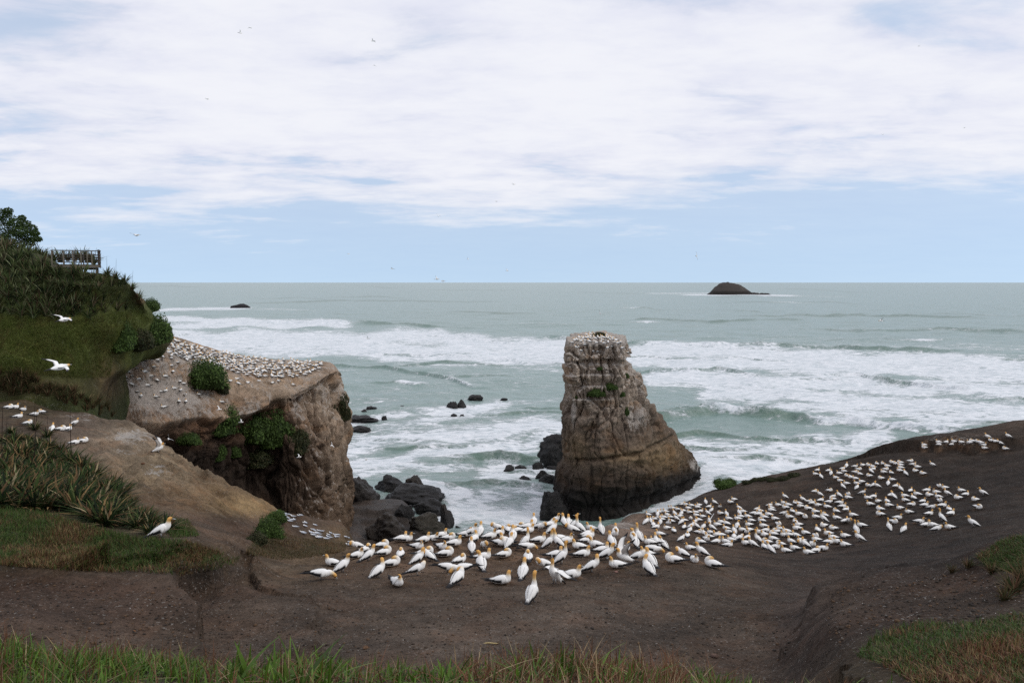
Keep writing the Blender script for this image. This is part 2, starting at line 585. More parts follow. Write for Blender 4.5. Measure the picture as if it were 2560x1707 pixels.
# natural relief
rel = fbm(np.stack([GX, GY, GX * 0], -1) * 0.55, 5, s=3)
amp = 0.10 + 0.10 * sstep(DD, 35, 70)
ridge_z = np.exp(-(((gu_ - 420) / 330) ** 2 + ((gv_ - 1170) / 130) ** 2)) * sstep(DD, 30, 40)
slope_l = np.exp(-(((gu_ - 640) / 150) ** 2 + ((gv_ - 1360) / 70) ** 2))
amp = amp + 0.45 * ridge_z + 0.12 * slope_l
GZ = GZ + rel * amp
# terraced ledges on the bare ridge
led = fbm(np.stack([GX * 0.25, GY * 0.25, GZ * 1.6], -1), 4, s=11, ridged=True)
GZ = GZ + (led * 0.45 + fbm(np.stack([GX, GY, GX * 0], -1) * 0.8, 5, s=13, ridged=True) * 0.55) * ridge_z + fbm(np.stack([GX, GY, GX * 0], -1) * 1.1, 4, s=14, ridged=True) * 0.16 * slope_l
# crusty hummocks between the nests
hum = fbm(np.stack([GX, GY, GX * 0], -1) * 1.7, 3, s=21)
colony = np.exp(-(((gu_ - 1250) / 380) ** 2 + ((gv_ - 1385) / 45) ** 2)) + np.exp(-(((gu_ - 2050) / 330) ** 2 + ((gv_ - 1290) / 90) ** 2))
GZ = GZ + np.clip(hum, 0, 1) * 0.22 * np.clip(colony, 0, 1) * sstep(DD, 22, 30)
# overhanging crust edge near the far-right nesting ledge
GZ += 0.55 * np.exp(-(((gu_ - 2380) / 110) ** 2 + ((gv_ - 1105) / 16) ** 2)) * sstep(DD, 84, 92)


def step_edge(px, height, width, reach, seed):
    """a broken crust edge: the ground right of the line (seen walking along it) drops away"""
    px = np.array(px, float)
    D0 = np.array([q[2] for q in px]) if px.shape[1] == 3 else None
    W_ = P(px[:, 0], px[:, 1], D0)[:, :2]
    X, Y = GX + fbm(np.stack([GX, GY, GX * 0], -1) * 1.3, 4, s=seed) * 0.35, GY + fbm(np.stack([GX, GY, GX * 0 + 9], -1) * 1.3, 4, s=seed + 7) * 0.35
    best = np.full(GX.shape, 1e9); sg = np.zeros(GX.shape)
    for i in range(len(W_) - 1):
        a_, b_ = W_[i], W_[i + 1]
        d_ = b_ - a_
        L2 = (d_ ** 2).sum()
        tt = np.clip(((X - a_[0]) * d_[0] + (Y - a_[1]) * d_[1]) / L2, 0, 1)
        dx_, dy_ = X - a_[0] - tt * d_[0], Y - a_[1] - tt * d_[1]
        dd = np.hypot(dx_, dy_)
        s_ = np.sign(d_[0] * dy_ - d_[1] * dx_)
        upd = dd < best
        best = np.where(upd, dd, best); sg = np.where(upd, s_, sg)
    sd_ = best * sg
    prof = np.where(sd_ > 0, 0.5 * np.exp(-sd_ / reach), -0.5 * np.exp(sd_ / reach))
    soft = np.tanh(np.abs(sd_) / width)
    return height * prof * soft


GZ += step_edge([(300, 1428, 19.6), (381, 1446, 19.4), (450, 1456, 19.2), (464, 1465, 19), (458, 1500, 18.6), (476, 1545, 17.6)], -1.1, 0.08, 1.7, 301)
GZ += step_edge([(790, 1555, 19), (792, 1600, 17.8), (800, 1625, 17.2)], -0.30, 0.06, 1.3, 305)
GZ += step_edge([(2150, 1438, 20.6), (2046, 1448, 20.4), (2023, 1475, 19.6), (2007, 1507, 18.8), (1996, 1530, 18.2)], 0.7, 0.12, 1.5, 311)
GZ += step_edge([(2050, 1523, 17), (2012, 1556, 16.6), (1998, 1602, 15.6), (2030, 1640, 13.8), (2052, 1660, 12.6), (2085, 1690, 11.6), (2095, 1730, 10.8)], 0.45, 0.3, 2.0, 317)
GZ += step_edge([(2190, 1134, 97), (2225, 1120, 96), (2290, 1118, 94), (2340, 1127, 92.5), (2380, 1118, 93), (2430, 1140, 91), (2485, 1126, 91)], 1.3, 0.22, 2.2, 331)
GZ += step_edge([(480, 1408, 22.6), (560, 1400, 23.6), (622, 1392, 25.4), (628, 1425, 24.8), (636, 1445, 24.2)], 0.38, 0.10, 2.2, 321)
GZ += step_edge([(300, 1426, 19.7), (380, 1432, 20.6), (470, 1440, 21.4), (560, 1418, 22.8)], 0.8, 0.07, 1.0, 325)
G = np.stack([GX, GY, GZ], -1)


def ground_bvh():
    F = grid_faces(*G.shape[:2])
    return BVHTree.FromPolygons([tuple(q) for q in G.reshape(-1, 3).tolist()], F.tolist())


G_BVH = ground_bvh()


def on_ground(u, v, bvh=None):
    h = (bvh or G_BVH).ray_cast(Vector((0, 0, H)), rayfrom(u, v))
    return h[0]


def ground_at(x, y):
    h = G_BVH.ray_cast(Vector((x, y, 300)), Vector((0, 0, -1)))
    return h[0]


# ------------------------------------------------------------------ hill at the left
HI = [
 "-300,640,98;-100,670,96;60,690,94;190,740,92;262,760,90;315,780,90;350,800,92;345,800,100",
 "-300,560,82;-100,585,80;60,626,77;190,676,72;262,692,73;315,710,75;347,742,78;352,760,92",
 "-300,650,73;-100,670,72;60,700,70;190,740,70.5;280,765,73;335,775,77;386,797,82;390,800,95",
 "-300,760,68;-100,780,67.5;60,800,67;190,815,69;290,825,73;350,820,78;427,834,86;430,840,98",
 "-300,860,65;-100,870,65;60,868,65.5;190,870,68.5;283,885,74;345,887,79;400,880,86;404,884,97",
 "-300,935,63.8;-100,940,63.8;60,940,64.2;170,948,67;245,958,70.5;279,950,74.5;330,912,96;380,900,102",
 "-300,1010,63;-100,1010,63;60,1000,63.6;170,1020,65.5;235,1040,68;262,1020,73;320,1000,92;370,960,104",
 "-300,1120,62;-100,1120,62;60,1110,62.5;170,1120,64;235,1130,66;262,1110,72;320,1060,92;370,1000,104",
]
ip = np.array([parse(r) for r in HI])
IG = P(ip[..., 0], ip[..., 1], ip[..., 2])
IG = cr1(cr1(IG, 200, 0), 240, 1)
inn = grid_normals(IG)
if inn[90, 80, 2] < 0:
    inn = -inn
iu, iv = proj(IG)
IG = IG + inn * (fbm(IG * 0.22, 4, s=351) * 0.55 + fbm(IG * 0.8, 3, s=353) * 0.18)[..., None]
ic = blobs(iu, iv, (0.030, 0.036, 0.014), 0.4, [(150, 850, 200, 90, (0.085, 0.100, 0.026), 2.5), (270, 930, 26, 50, (0.085, 0.05, 0.033), 2.2), (420, 840, 16, 24, (0.09, 0.055, 0.035), 2), (350, 745, 10, 14, (0.12, 0.07, 0.045), 2), (100, 960, 200, 24, (0.06, 0.042, 0.024), 1.5)])
F = grid_faces(200, 240)
me = mesh_np('hill', IG.reshape(-1, 3), F, M_SOIL, ic.reshape(-1, 3), True, {'guano': np.zeros(IG.shape[:2]).ravel()})
if me.polygons[90 * 239 + 80].normal.z < 0:
    me.flip_normals()
tag(link('hill', me), 'steep grassy hill topped with flax and a lookout platform', None, None, 'structure')
I_BVH = BVHTree.FromPolygons([tuple(q) for q in IG.reshape(-1, 3).tolist()], F.tolist())

# ------------------------------------------------------------------ headland with the second colony
HL = [
 "385,834,101;432,840,107;492,858,114;562,880,121;642,893,125;712,899,128;762,901,129;795,902,129.5;812,903,130;816,905,133;790,906,150",
 "325,890,95;400,898,100;470,912,105;560,924,112;640,930,117;710,930,120.5;765,925,123;805,916,126;824,910,128.5;829,912,135;790,912,152",
 "255,985,89;340,998,93;430,1018,97;560,1003,106;650,996,111;720,982,114.5;776,965,117.5;815,940,121.5;842,930,126.5;848,940,137;790,950,153",
 "265,1045,86.5;350,1078,90;440,1092,95;570,1088,105;660,1072,110.5;724,1055,112.8;772,1045,116.3;826,1025,120.5;860,1005,126.5;866,1010,138;790,1010,154",
 "280,1120,87;370,1152,90.5;450,1172,95;575,1166,106;665,1160,111.5;730,1150,112.8;778,1142,115.4;834,1120,119.8;868,1108,126.5;872,1110,138;790,1100,155",
 "300,1200,87;390,1230,91;470,1246,94.5;590,1250,106;672,1245,111;735,1240,112;780,1236,114;838,1222,119;869,1210,126.5;874,1212,138;790,1200,155",
 "310,1290,83.5;400,1310,86.7;490,1322,90;620,1326,98;690,1326,104;745,1326,108;785,1326,112;846,1316,117.6;874,1302,125.5;880,1290,138;790,1280,156",
 "310,1390,83;400,1400,86;490,1400,89.5;620,1400,97;690,1400,103;745,1400,107;785,1400,111;850,1390,117;880,1370,125;886,1350,138;790,1340,157",
]
hp = np.array([parse(r) for r in HL])
HG = P(hp[..., 0], hp[..., 1], hp[..., 2])
# a crisp brink between the top and the walls
cw = np.array([0, 0, 0, .15, .3, .7, 1, 1, 1, 1, 1])[:, None]
HG = np.concatenate([HG[:2], [HG[1] * (.45 - .33 * cw) + HG[2] * (.55 + .33 * cw), HG[2] * (1 - .12 * (1 - cw)) + (HG[1] + HG[3]) * .06 * (1 - cw), HG[2] * (.55 + .31 * cw) + HG[3] * (.45 - .31 * cw)], HG[3:]])
rowpos = np.array([0, 1, 1.88, 2, 2.14, 3, 4, 5, 6, 7])
HG = cr1(cr1(HG, 360, 0), 460, 1)
hn = grid_normals(HG)
if hn[100, 200, 1] > 0 and hn[30, 200, 2] < 0:
    hn = -hn
r_ = np.interp(np.linspace(0, 9, 360), np.arange(10), rowpos)[:, None] * np.ones((1, 460))
c_ = np.linspace(0, 10, 460)[None, :] * np.ones((360, 1))
face = sstep(r_ + 0.55 * fbm(HG * np.array([.11, .11, .11]), 4, s=38) * (1 - .9 * sstep(c_, 4.4, 5.8)) + 0.10 * (cr1(np.array([-2.2, -2.2, -2.2, -2., -1.5, -.4, 0, 0, 0, 0, 0]), 460)[None, :]), 1.92, 2.25)
lat = (np.exp(-((r_ - 2.3) / 1.1) ** 2) * (1 - 0.92 * sstep(c_, 5.0, 6.4)))[..., None]
HG = HG + lat * np.stack([fbm(HG * .10, 4, s=31) * 2.2, fbm(HG * .10, 4, s=32) * 2.2, fbm(HG * .12, 3, s=33) * 0.9], -1)
edgefade = sstep(r_, 0.0, 0.6)
rib = fbm(HG * np.array([0.42, 0.42, 0.075]), 5, s=41, ridged=True)
warp = np.stack([fbm(HG * 0.15, 3, s=42), fbm(HG * 0.15, 3, s=43), fbm(HG * 0.15, 3, s=44)], -1) * 2.5
w1, w2, wid = worley((HG + warp) * np.array([0.34, 0.34, 0.085]), 46)
x1, x2, xid = worley((HG + warp * .6) * np.array([0.85, 0.85, 0.26]), 49)
blk = fbm(HG * np.array([0.16, 0.16, 0.12]), 4, s=45)
fine = fbm(HG * np.array([1.3, 1.3, 0.6]), 4, s=48)
strat = fbm(HG * np.array([0.05, 0.05, 0.9]), 4, s=52)
cliffside = sstep(c_, 4.3, 5.6)
crack = np.exp(-((w2 - w1) / 0.11) ** 2)
disp = face * (-1.0 + wid * 0.75 + xid * 0.32 - crack * 0.9 - np.exp(-((x2 - x1) / 0.12) ** 2) * 0.28 + rib * 0.5 * cliffside + blk * 0.9 + fine * 0.3 + fbm(HG * np.array([1.5, 1.5, 0.4]), 4, s=47, ridged=True) * 0.38 + strat * 0.2)
disp += (1 - face) * (fbm(HG * 0.35, 5, s=60) * 0.28 * edgefade + fbm(HG * 1.3, 3, s=61) * 0.12 + fbm(HG * np.array([.55, .55, .8]), 4, s=62, ridged=True) * 0.45 * edgefade * (1 - .75 * cliffside))
# gutters in the face that looks into the gully
disp -= face * (1 - cliffside) * 1.3 * np.clip(fbm(HG * np.array([0.16, 0.16, 0.05]), 3, s=66, ridged=True), 0, 1)
HG = HG + hn * disp[..., None]
# outlying column (left of the sea)
hu, hv = proj(HG)
hn2 = grid_normals(HG)
sgn = 1 if hn2[40, 200, 2] > 0 else -1
hn2 = hn2 * sgn
up = hn2[..., 2]
tan_top = np.array((0.30, 0.225, 0.165))
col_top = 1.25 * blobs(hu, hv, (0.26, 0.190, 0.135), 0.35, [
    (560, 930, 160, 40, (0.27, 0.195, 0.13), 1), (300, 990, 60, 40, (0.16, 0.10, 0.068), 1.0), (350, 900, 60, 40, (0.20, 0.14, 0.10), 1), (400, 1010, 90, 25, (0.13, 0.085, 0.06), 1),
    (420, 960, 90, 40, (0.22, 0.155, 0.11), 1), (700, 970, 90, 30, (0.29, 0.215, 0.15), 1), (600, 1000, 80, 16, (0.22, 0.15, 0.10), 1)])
col_face = blobs(hu, hv, (0.13, 0.085, 0.055), 0.3, [  # seaward wall painted sunlit pale, gully wall painted dark for its shade
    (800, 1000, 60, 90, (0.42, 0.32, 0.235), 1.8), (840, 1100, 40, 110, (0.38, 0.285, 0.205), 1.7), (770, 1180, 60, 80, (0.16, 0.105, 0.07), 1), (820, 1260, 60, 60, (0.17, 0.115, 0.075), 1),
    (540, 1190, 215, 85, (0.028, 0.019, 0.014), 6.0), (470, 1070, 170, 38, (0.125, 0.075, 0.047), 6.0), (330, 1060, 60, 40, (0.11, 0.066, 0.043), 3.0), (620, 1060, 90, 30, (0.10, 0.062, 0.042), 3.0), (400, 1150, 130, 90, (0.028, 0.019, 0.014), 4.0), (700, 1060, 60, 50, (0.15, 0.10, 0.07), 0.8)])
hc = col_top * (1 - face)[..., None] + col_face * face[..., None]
hgu = (1 - face) * (0.34 + 0.60 * np.exp(-(((hu - 380) / 110) ** 2 + ((hv - 985) / 35) ** 2)) + 0.35 * np.exp(-(((hu - 600) / 200) ** 2 + ((hv - 905) / 26) ** 2)))
hgu += face * cliffside * (0.0 + 0.28 * sstep(up, 0.15, 0.55) + 0.28 * np.exp(-((hv - 985) / 40) ** 2) + 0.07)
F = grid_faces(360, 460)
if sgn < 0:
    F = F[:, ::-1]
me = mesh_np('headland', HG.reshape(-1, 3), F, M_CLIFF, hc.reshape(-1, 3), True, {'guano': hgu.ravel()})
tag(link('headland', me), 'brown cliff headland with a nesting colony along its flat top', None, None, 'structure')
HG_BVH = BVHTree.FromPolygons([tuple(q) for q in HG.reshape(-1, 3).tolist()], F.tolist())

# ------------------------------------------------------------------ ground mesh (colours: soil, stain and turf spots, a darker strip below the grass bank)
DIRT = (0.070, 0.050, 0.036)


def paint_ground():
    u, v = gu_, gv_
    far = DD > 30
    c = blobs(u, v, DIRT, 0.35, [
        (200, 1500, 260, 70, (0.072, 0.047, 0.035), 1.0), (1300, 1600, 600, 90, (0.084, 0.065, 0.051), 1.0),
        (1250, 1390, 400, 50, (0.115, 0.075, 0.048), 1.2), (1650, 1460, 200, 40, (0.060, 0.047, 0.036), .8),
        (2350, 1230, 280, 120, (0.020, 0.016, 0.0135), 3.0), (1900, 1300, 220, 70, (0.044, 0.031, 0.023), 1.6), (2200, 1390, 260, 40, (0.026, 0.020, 0.017), 2.2),
        (1750, 1250, 120, 25, (0.042, 0.036, 0.033), 1.0), (1555, 1315, 75, 22, (0.20, 0.15, 0.115), 2.0),
        (2240, 1580, 200, 60, (0.062, 0.040, 0.030), 1), (2300, 1460, 200, 30, (0.060, 0.040, 0.030), 1), (2000, 1560, 60, 120, (0.055, 0.042, 0.036), 1),
        (620, 1340, 130, 50, (0.085, 0.056, 0.038), 1.6), (740, 1400, 90, 40, (0.10, 0.070, 0.042), 1.4), (850, 1360, 80, 30, (0.105, 0.075, 0.042), 1.4),
        (700, 1420, 70, 12, (0.13, 0.105, 0.08), .8), (520, 1240, 120, 30, (0.20, 0.135, 0.072), 1.8), (620, 1265, 80, 20, (0.26, 0.175, 0.085), 2.0),
        (400, 1170, 100, 45, (0.22, 0.165, 0.105), 2.2), (300, 1100, 90, 40, (0.20, 0.155, 0.11), 2.2), (430, 1250, 110, 36, (0.10, 0.066, 0.045), 1.3), (200, 1070, 60, 40, (0.12, 0.09, 0.07), 1.2),
        (450, 1300, 90, 30, (0.075, 0.052, 0.038), 1.2), (100, 1330, 260, 70, (0.05, 0.045, 0.022), 1.4), (450, 1390, 100, 25, (0.045, 0.042, 0.02), 1.2), (500, 1425, 90, 14, (0.035, 0.028, 0.024), 2.0),
        (150, 850, 220, 110, (0.030, 0.038, 0.014), 2.5), (150, 690, 220, 60, (0.030, 0.034, 0.016), 2), (340, 830, 70, 60, (0.034, 0.034, 0.016), 2), (280, 950, 30, 40, (0.075, 0.045, 0.03), 2), (150, 990, 200, 30, (0.07, 0.05, 0.028), 1.5),
    ])
    near = sstep(DD, 14, 9)
    c = c * (1 - near)[..., None] + np.array((0.045, 0.034, 0.022)) * near[..., None]
    g = np.zeros(u.shape)
    for (bu, bv, ru, rv, k) in ((330, 1090, 70, 25, .75), (400, 1180, 50, 25, .6), (200, 1045, 60, 20, .5), (320, 1130, 40, 20, .55), (1550, 1312, 60, 14, .7), (1250, 1385, 380, 40, .22), (2060, 1290, 300, 70, .26),
                                (2380, 1100, 110, 22, .5), (2100, 1200, 180, 40, .22), (1300, 1620, 420, 70, .20), (2300, 1545, 130, 34, .42), (1270, 1540, 200, 20, .26), (1300, 1590, 60, 16, .30), (640, 1393, 30, 8, .4), (720, 1440, 60, 8, .35), (1560, 1440, 120, 12, .25), (1800, 1425, 100, 12, .2)):
        g = np.maximum(g, k * np.exp(-(((u - bu) / ru) ** 2 + ((v - bv) / rv) ** 2)))
    return c, g


def build_ground():
    c, g = paint_ground()
    me = mesh_np('ground', G.reshape(-1, 3), grid_faces(*G.shape[:2]), M_SOIL, c.reshape(-1, 3), True, {'guano': g.ravel()})
    o = link('ground', me)
    tag(o, 'dark bare soil of the colony shelf, ridge and slopes', None, None, 'structure')
    return o


# ------------------------------------------------------------------ sea stack
SK = [  # height, then eight plan points (u at that depth, D) going round: left, front-left, front, front-right, right, back-right, back, back-left
 (31.6, [(1414, 150.6), (1428, 147.0), (1489, 146.1), (1554, 146.7), (1572, 151), (1556, 156.6), (1500, 159), (1432, 156.6)]),
 (30.3, [(1411, 150.5), (1424, 146.6), (1488, 145.8), (1558, 146.4), (1576, 151), (1560, 157), (1500, 159.5), (1428, 157)]),
 (28.6, [(1410, 150.5), (1424, 146.3), (1488, 145.4), (1560, 146.2), (1586, 151), (1566, 158), (1500, 160), (1426, 158)]),
 (27.9, [(1412, 150.5), (1428, 146.6), (1490, 146.0), (1552, 147.0), (1568, 151.5), (1562, 158), (1500, 160), (1426, 158)]),
 (26.5, [(1413, 150.5), (1428, 146.2), (1490, 145.6), (1556, 146.2), (1576, 151.5), (1572, 159), (1500, 161), (1424, 158)]),
 (24.0, [(1416, 151), (1432, 146.3), (1494, 145.8), (1560, 146.6), (1604, 153), (1590, 161), (1500, 162), (1424, 158)]),
 (21.0, [(1418, 151), (1436, 146.2), (1498, 145.9), (1566, 147.2), (1613, 154), (1600, 163), (1500, 164), (1424, 159)]),
 (19.3, [(1405, 151), (1434, 146.4), (1500, 145.4), (1570, 147.0), (1620, 155), (1606, 164), (1500, 166), (1420, 160)]),
 (16.0, [(1405, 151), (1432, 146.0), (1502, 144.6), (1580, 146.8), (1648, 157), (1630, 167), (1510, 168), (1420, 160)]),
 (12.5, [(1404, 151), (1430, 145.8), (1506, 144.2), (1596, 147.0), (1684, 160), (1660, 170), (1520, 170), (1416, 161)]),
 (8.5, [(1400, 151), (1424, 145.6), (1508, 144.0), (1616, 147.6), (1712, 163.5), (1690, 174), (1530, 173), (1410, 162)]),
 (5.5, [(1392, 151.5), (1418, 145.6), (1510, 143.8), (1632, 148.4), (1738, 166), (1716, 178), (1540, 176), (1400, 163)]),
 (2.8, [(1384, 151.5), (1412, 145.4), (1512, 143.6), (1640, 149.4), (1757, 168), (1740, 181), (1540, 178), (1396, 164)]),
 (0.8, [(1380, 152), (1410, 145.4), (1512, 143.6), (1640, 150.4), (1764, 169.5), (1748, 182), (1540, 179), (1390, 164)]),
 (-3.0, [(1380, 152), (1410, 145.4), (1512, 143.6), (1640, 150.4), (1762, 169.5), (1748, 182), (1540, 179), (1390, 164)]),
]
zs = np.array([r[0] for r in SK])
ring = np.array([[((u - 1280) / FPX * D, D) for (u, D) in r[1]] for r in SK])
NA, NH = 420, 300
tl = np.arange(NA) / NA * 8
il = np.floor(tl).astype(int)
lin = ring[:, il % 8] * (1 - (tl - il))[None, :, None] + ring[:, (il + 1) % 8] * (tl - il)[None, :, None]
ring = cr1(ring, NA, 1, True) * 0.4 + lin * 0.6
tz = np.linspace(0, len(SK) - 1, NH)
ringd = cr1(ring, NH, 0)
zz = np.interp(tz, np.arange(len(SK)), zs)
SG = np.concatenate([ringd, np.repeat(zz[:, None, None], NA, 1)], -1)
# the top is a slab tipped towards the land
cx, cy = 13.0, 151.0
tilt = np.clip((SG[..., 1] - 146) / 12, -0.2, 1.1)
SG[..., 2] += sstep(SG[..., 2], 24, 31) * (tilt * 1.5 - 0.55)
sn = grid_normals(SG, True)
cen = SG - np.array([cx + 2, 156, 0])
if (sn[150] * cen[150])[:, :2].sum() < 0:
    sn = -sn
hh = SG[..., 2]
rib = fbm(SG * np.array([0.30, 0.30, 0.06]), 5, s=71, ridged=True)
warp = np.stack([fbm(SG * 0.14, 3, s=72), fbm(SG * 0.14, 3, s=73), fbm(SG * 0.14, 3, s=74)], -1) * 2.2
w1, w2, wid = worley((SG + warp) * np.array([0.33, 0.33, 0.10]), 76)
x1, x2, xid = worley((SG + warp * .6) * np.array([0.8, 0.8, 0.34]), 79)
blk = fbm(SG * np.array([0.15, 0.15, 0.12]), 4, s=75)
led = fbm(np.stack([SG[..., 0] * 0.05, SG[..., 1] * 0.05, SG[..., 2] * 0.45], -1), 3, s=79)
fine = fbm(SG * 1.1, 4, s=82)
hi = sstep(hh, 12, 18)
lowf = 1 - hi
d = -0.55 + hi * (wid * 0.62 + xid * 0.34 - np.exp(-((w2 - w1) / .10) ** 2) * 0.85 - np.exp(-((x2 - x1) / .12) ** 2) * 0.28 + rib * 0.35)
d += lowf * (blk * 1.1 + wid * 0.22 + xid * 0.12 - np.exp(-((w2 - w1) / .05) ** 2) * 0.35) + blk * 0.5 * hi + led * 0.2 + fine * 0.28 + fbm(SG * np.array([1.4, 1.4, 0.5]), 4, s=83, ridged=True) * 0.32 * (0.4 + 0.6 * hi)
d *= 0.5 + 0.5 * sstep(31.5 - hh, 0, 1.5)
# ledges on the landward face, above one another
frontf = np.exp(-((SG[..., 0] - 14.0) / 4.5) ** 2) * (SG[..., 1] < 149)
for (lz, dep) in ((27.6, .5), (25.6, .7), (23.5, .8), (21.2, .8), (18.2, .5)):
    d += frontf * dep * (sstep(lz - hh, 0, .35) * sstep(hh, lz - 3.2, lz - .4))
# long bedding notch low down, and the undercut foot
d -= 0.8 * np.exp(-((hh - (9.2 + 0.08 * SG[..., 0])) / 0.35) ** 2) * sstep(SG[..., 0], 8, 12)
d -= 0.9 * np.exp(-((hh - 1.2) / 1.2) ** 2)
d += 0.8 * fbm(np.stack([SG[..., 0] * 0.12, SG[..., 1] * 0.12, SG[..., 2] * 0.3 + SG[..., 0] * .05], -1), 3, s=88, ridged=True) * (1 - hi)
SG = SG + sn * d[..., None]
# cap
topc = SG[0].mean(0)
capn = 26
cap = []
for i in range(capn, 0, -1):
    f = (i - 0.5) / capn
    rr = topc + (SG[0] - topc) * f
    rr[:, 2] = topc[2] + (SG[0][:, 2] - topc[2]) * f ** 2 + 0.35 * (1 - f * f) + fbm(rr * 0.8, 3, s=90) * 0.18
    cap.append(rr)
SA = np.concatenate([np.array(cap)[::-1], SG], 0)
su, sv = proj(SA)
nrm = grid_normals(SA, True)
nrm = nrm * (1 if nrm[5, :, 2].mean() > 0 else -1)
upn = nrm[..., 2]
zz_ = SA[..., 2]
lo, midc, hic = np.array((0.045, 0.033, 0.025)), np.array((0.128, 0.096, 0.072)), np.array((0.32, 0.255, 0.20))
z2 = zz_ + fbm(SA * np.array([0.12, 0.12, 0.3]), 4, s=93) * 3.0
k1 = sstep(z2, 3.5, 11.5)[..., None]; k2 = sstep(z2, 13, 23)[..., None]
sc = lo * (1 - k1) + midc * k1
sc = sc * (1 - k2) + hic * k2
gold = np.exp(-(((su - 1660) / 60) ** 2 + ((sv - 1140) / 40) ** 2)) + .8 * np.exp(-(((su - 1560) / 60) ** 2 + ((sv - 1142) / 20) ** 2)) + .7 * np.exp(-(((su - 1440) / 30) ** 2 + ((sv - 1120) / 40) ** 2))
sc = sc + np.clip(gold, 0, 1)[..., None] * np.array((0.10, 0.062, 0.02))  # golden patches; the lower right one paints sunlight into the rock colour
wet = sstep(4.5 + fbm(SA * 0.2, 3, s=95) * 2 - zz_, -1, 1.5)[..., None]
sc = sc * (1 - wet) + np.array((0.022, 0.019, 0.017)) * wet
sgu = sstep(zz_, 19, 28) * 0.22 + sstep(zz_, 15, 22) * 0.6 * sstep(upn, 0.2, 0.6)
sgu = np.maximum(sgu, 0.75 * np.exp(-(((su - 1590) / 34) ** 2 + ((sv - 1040) / 45) ** 2)))
sgu = np.maximum(sgu, 0.7 * np.exp(-(((su - 1433) / 9) ** 2 + ((sv - 1035) / 40) ** 2)))
sgu = np.maximum(sgu, 0.85 * sstep(zz_, 30.0, 31.0))
sgu = np.maximum(sgu, 0.55 * np.exp(-(((su - 1735) / 20) ** 2 + ((sv - 1160) / 20) ** 2)))
F = grid_faces(SA.shape[0], NA, True)
cb = len(SA) * NA
SV = np.concatenate([SA.reshape(-1, 3), [SA[0].mean(0)]])
fan = np.array([[cb, (i + 1) % NA, i] for i in range(NA)])
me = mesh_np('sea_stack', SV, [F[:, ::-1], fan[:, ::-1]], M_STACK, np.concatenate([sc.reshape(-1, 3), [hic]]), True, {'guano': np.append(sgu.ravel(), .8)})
me.flip_normals() if me.polygons[2 * NA].normal.z < 0 else None
tag(link('sea_stack', me), 'tall layered rock stack standing in the surf with a bird-covered flat top', None, None, 'structure')
ST_BVH = BVHTree.FromPolygons([tuple(q) for q in SV.tolist()], F.tolist())

# ------------------------------------------------------------------ rock shelf at the foot of the headland
xs = np.linspace(-46, -6, 150); ys = np.linspace(108, 166, 170)
X, Y = np.meshgrid(xs, ys)
q = np.stack([X, Y, X * 0], -1)
zsh = 2.4 + fbm(q * 0.09, 4, s=101) * 1.6
zsh = np.floor(zsh / 0.9) * 0.9 + sstep((zsh / 0.9) % 1, 0.6, 1.0) * 0.9 + fbm(q * 0.6, 4, s=103) * 0.25
edge = (-9.5 - X) - (Y - 118) * 0.25 + fbm(q * 0.12, 3, s=105) * 4
zsh = zsh + 1.8 * sstep(edge, 12, 24) - 6.5 * sstep(-edge, -4, 3) - 6 * sstep(Y, 146, 158)
csh = np.ones(X.shape + (3,)) * np.array((0.055, 0.041, 0.032))
csh = csh * (1 - 0.45 * sstep(edge, 14, 0))[..., None] + np.array((0.06, 0.03, 0.0)) * (sstep(edge, 16, 26) * 0.6)[..., None]
me = mesh_np('rock_shelf', np.stack([X, Y, zsh], -1).reshape(-1, 3), grid_faces(170, 150), M_WET, csh.reshape(-1, 3), True, {'guano': (fbm(q * .2, 3, s=107) * .35).clip(0, 1).ravel()})
tag(link('rock_shelf', me), 'wet brown rock shelf with shallow pools below the headland', None, None, 'structure')

# ------------------------------------------------------------------ sea
def pix2sea(u, v):
    D = H / ((v - HORIZON) / FPX)
    return D


vs = np.concatenate([706.0 + np.geomspace(0.35, 20, 60)[:-1], np.arange(726, 1000, 0.85), np.arange(1000, 1345, 1.1), np.linspace(1346, 2100, 40)])
uu = np.arange(-320, 2900, 5.6)
UU, VV = np.meshgrid(uu, vs)
tanv = (VV - 853.5) / FPX
SP0 = P(UU, VV, 1.0)
kk = H / (H - SP0[..., 2])
SX, SY = SP0[..., 0] * kk, SP0[..., 1] * kk
SZ = np.zeros_like(SX)
dist = SY
# swell and chop, set by real wavelength, fading out where the grid cannot carry it
rr = np.random.default_rng(3)
for (wl, am, nd) in ((70, 0.55, 4), (38, 0.28, 6), (19, 0.16, 9), (9.5, 0.085, 9), (5.2, 0.05, 9)):
    fade = np.clip(1.6 - dist * dist / (H * FPX) * 2.2 / wl, 0, 1)
    for i in range(nd):
        th = rr.normal(0, 0.5 if wl > 30 else 0.9) - 0.12
        k = 2 * PI / (wl * rr.uniform(0.75, 1.3))
        ph = (SX * math.sin(th) + SY * math.cos(th)) * k + rr.uniform(0, 6.28)
        wob = fbm(np.stack([SX / (wl * 5), SY / (wl * 3), SX * 0 + i], -1), 2, s=130 + i)
        s = 0.5 + 0.5 * np.sin(ph + 3.2 * wob)
        SZ += fade * am * (s ** 1.7 * 2 - 0.75) / math.sqrt(nd) * (0.6 + 0.9 * np.clip(wob + .4, 0, 1))
foam = np.full(SX.shape, 0.05)
crestf = np.zeros_like(SX)
greens = np.zeros_like(SX)
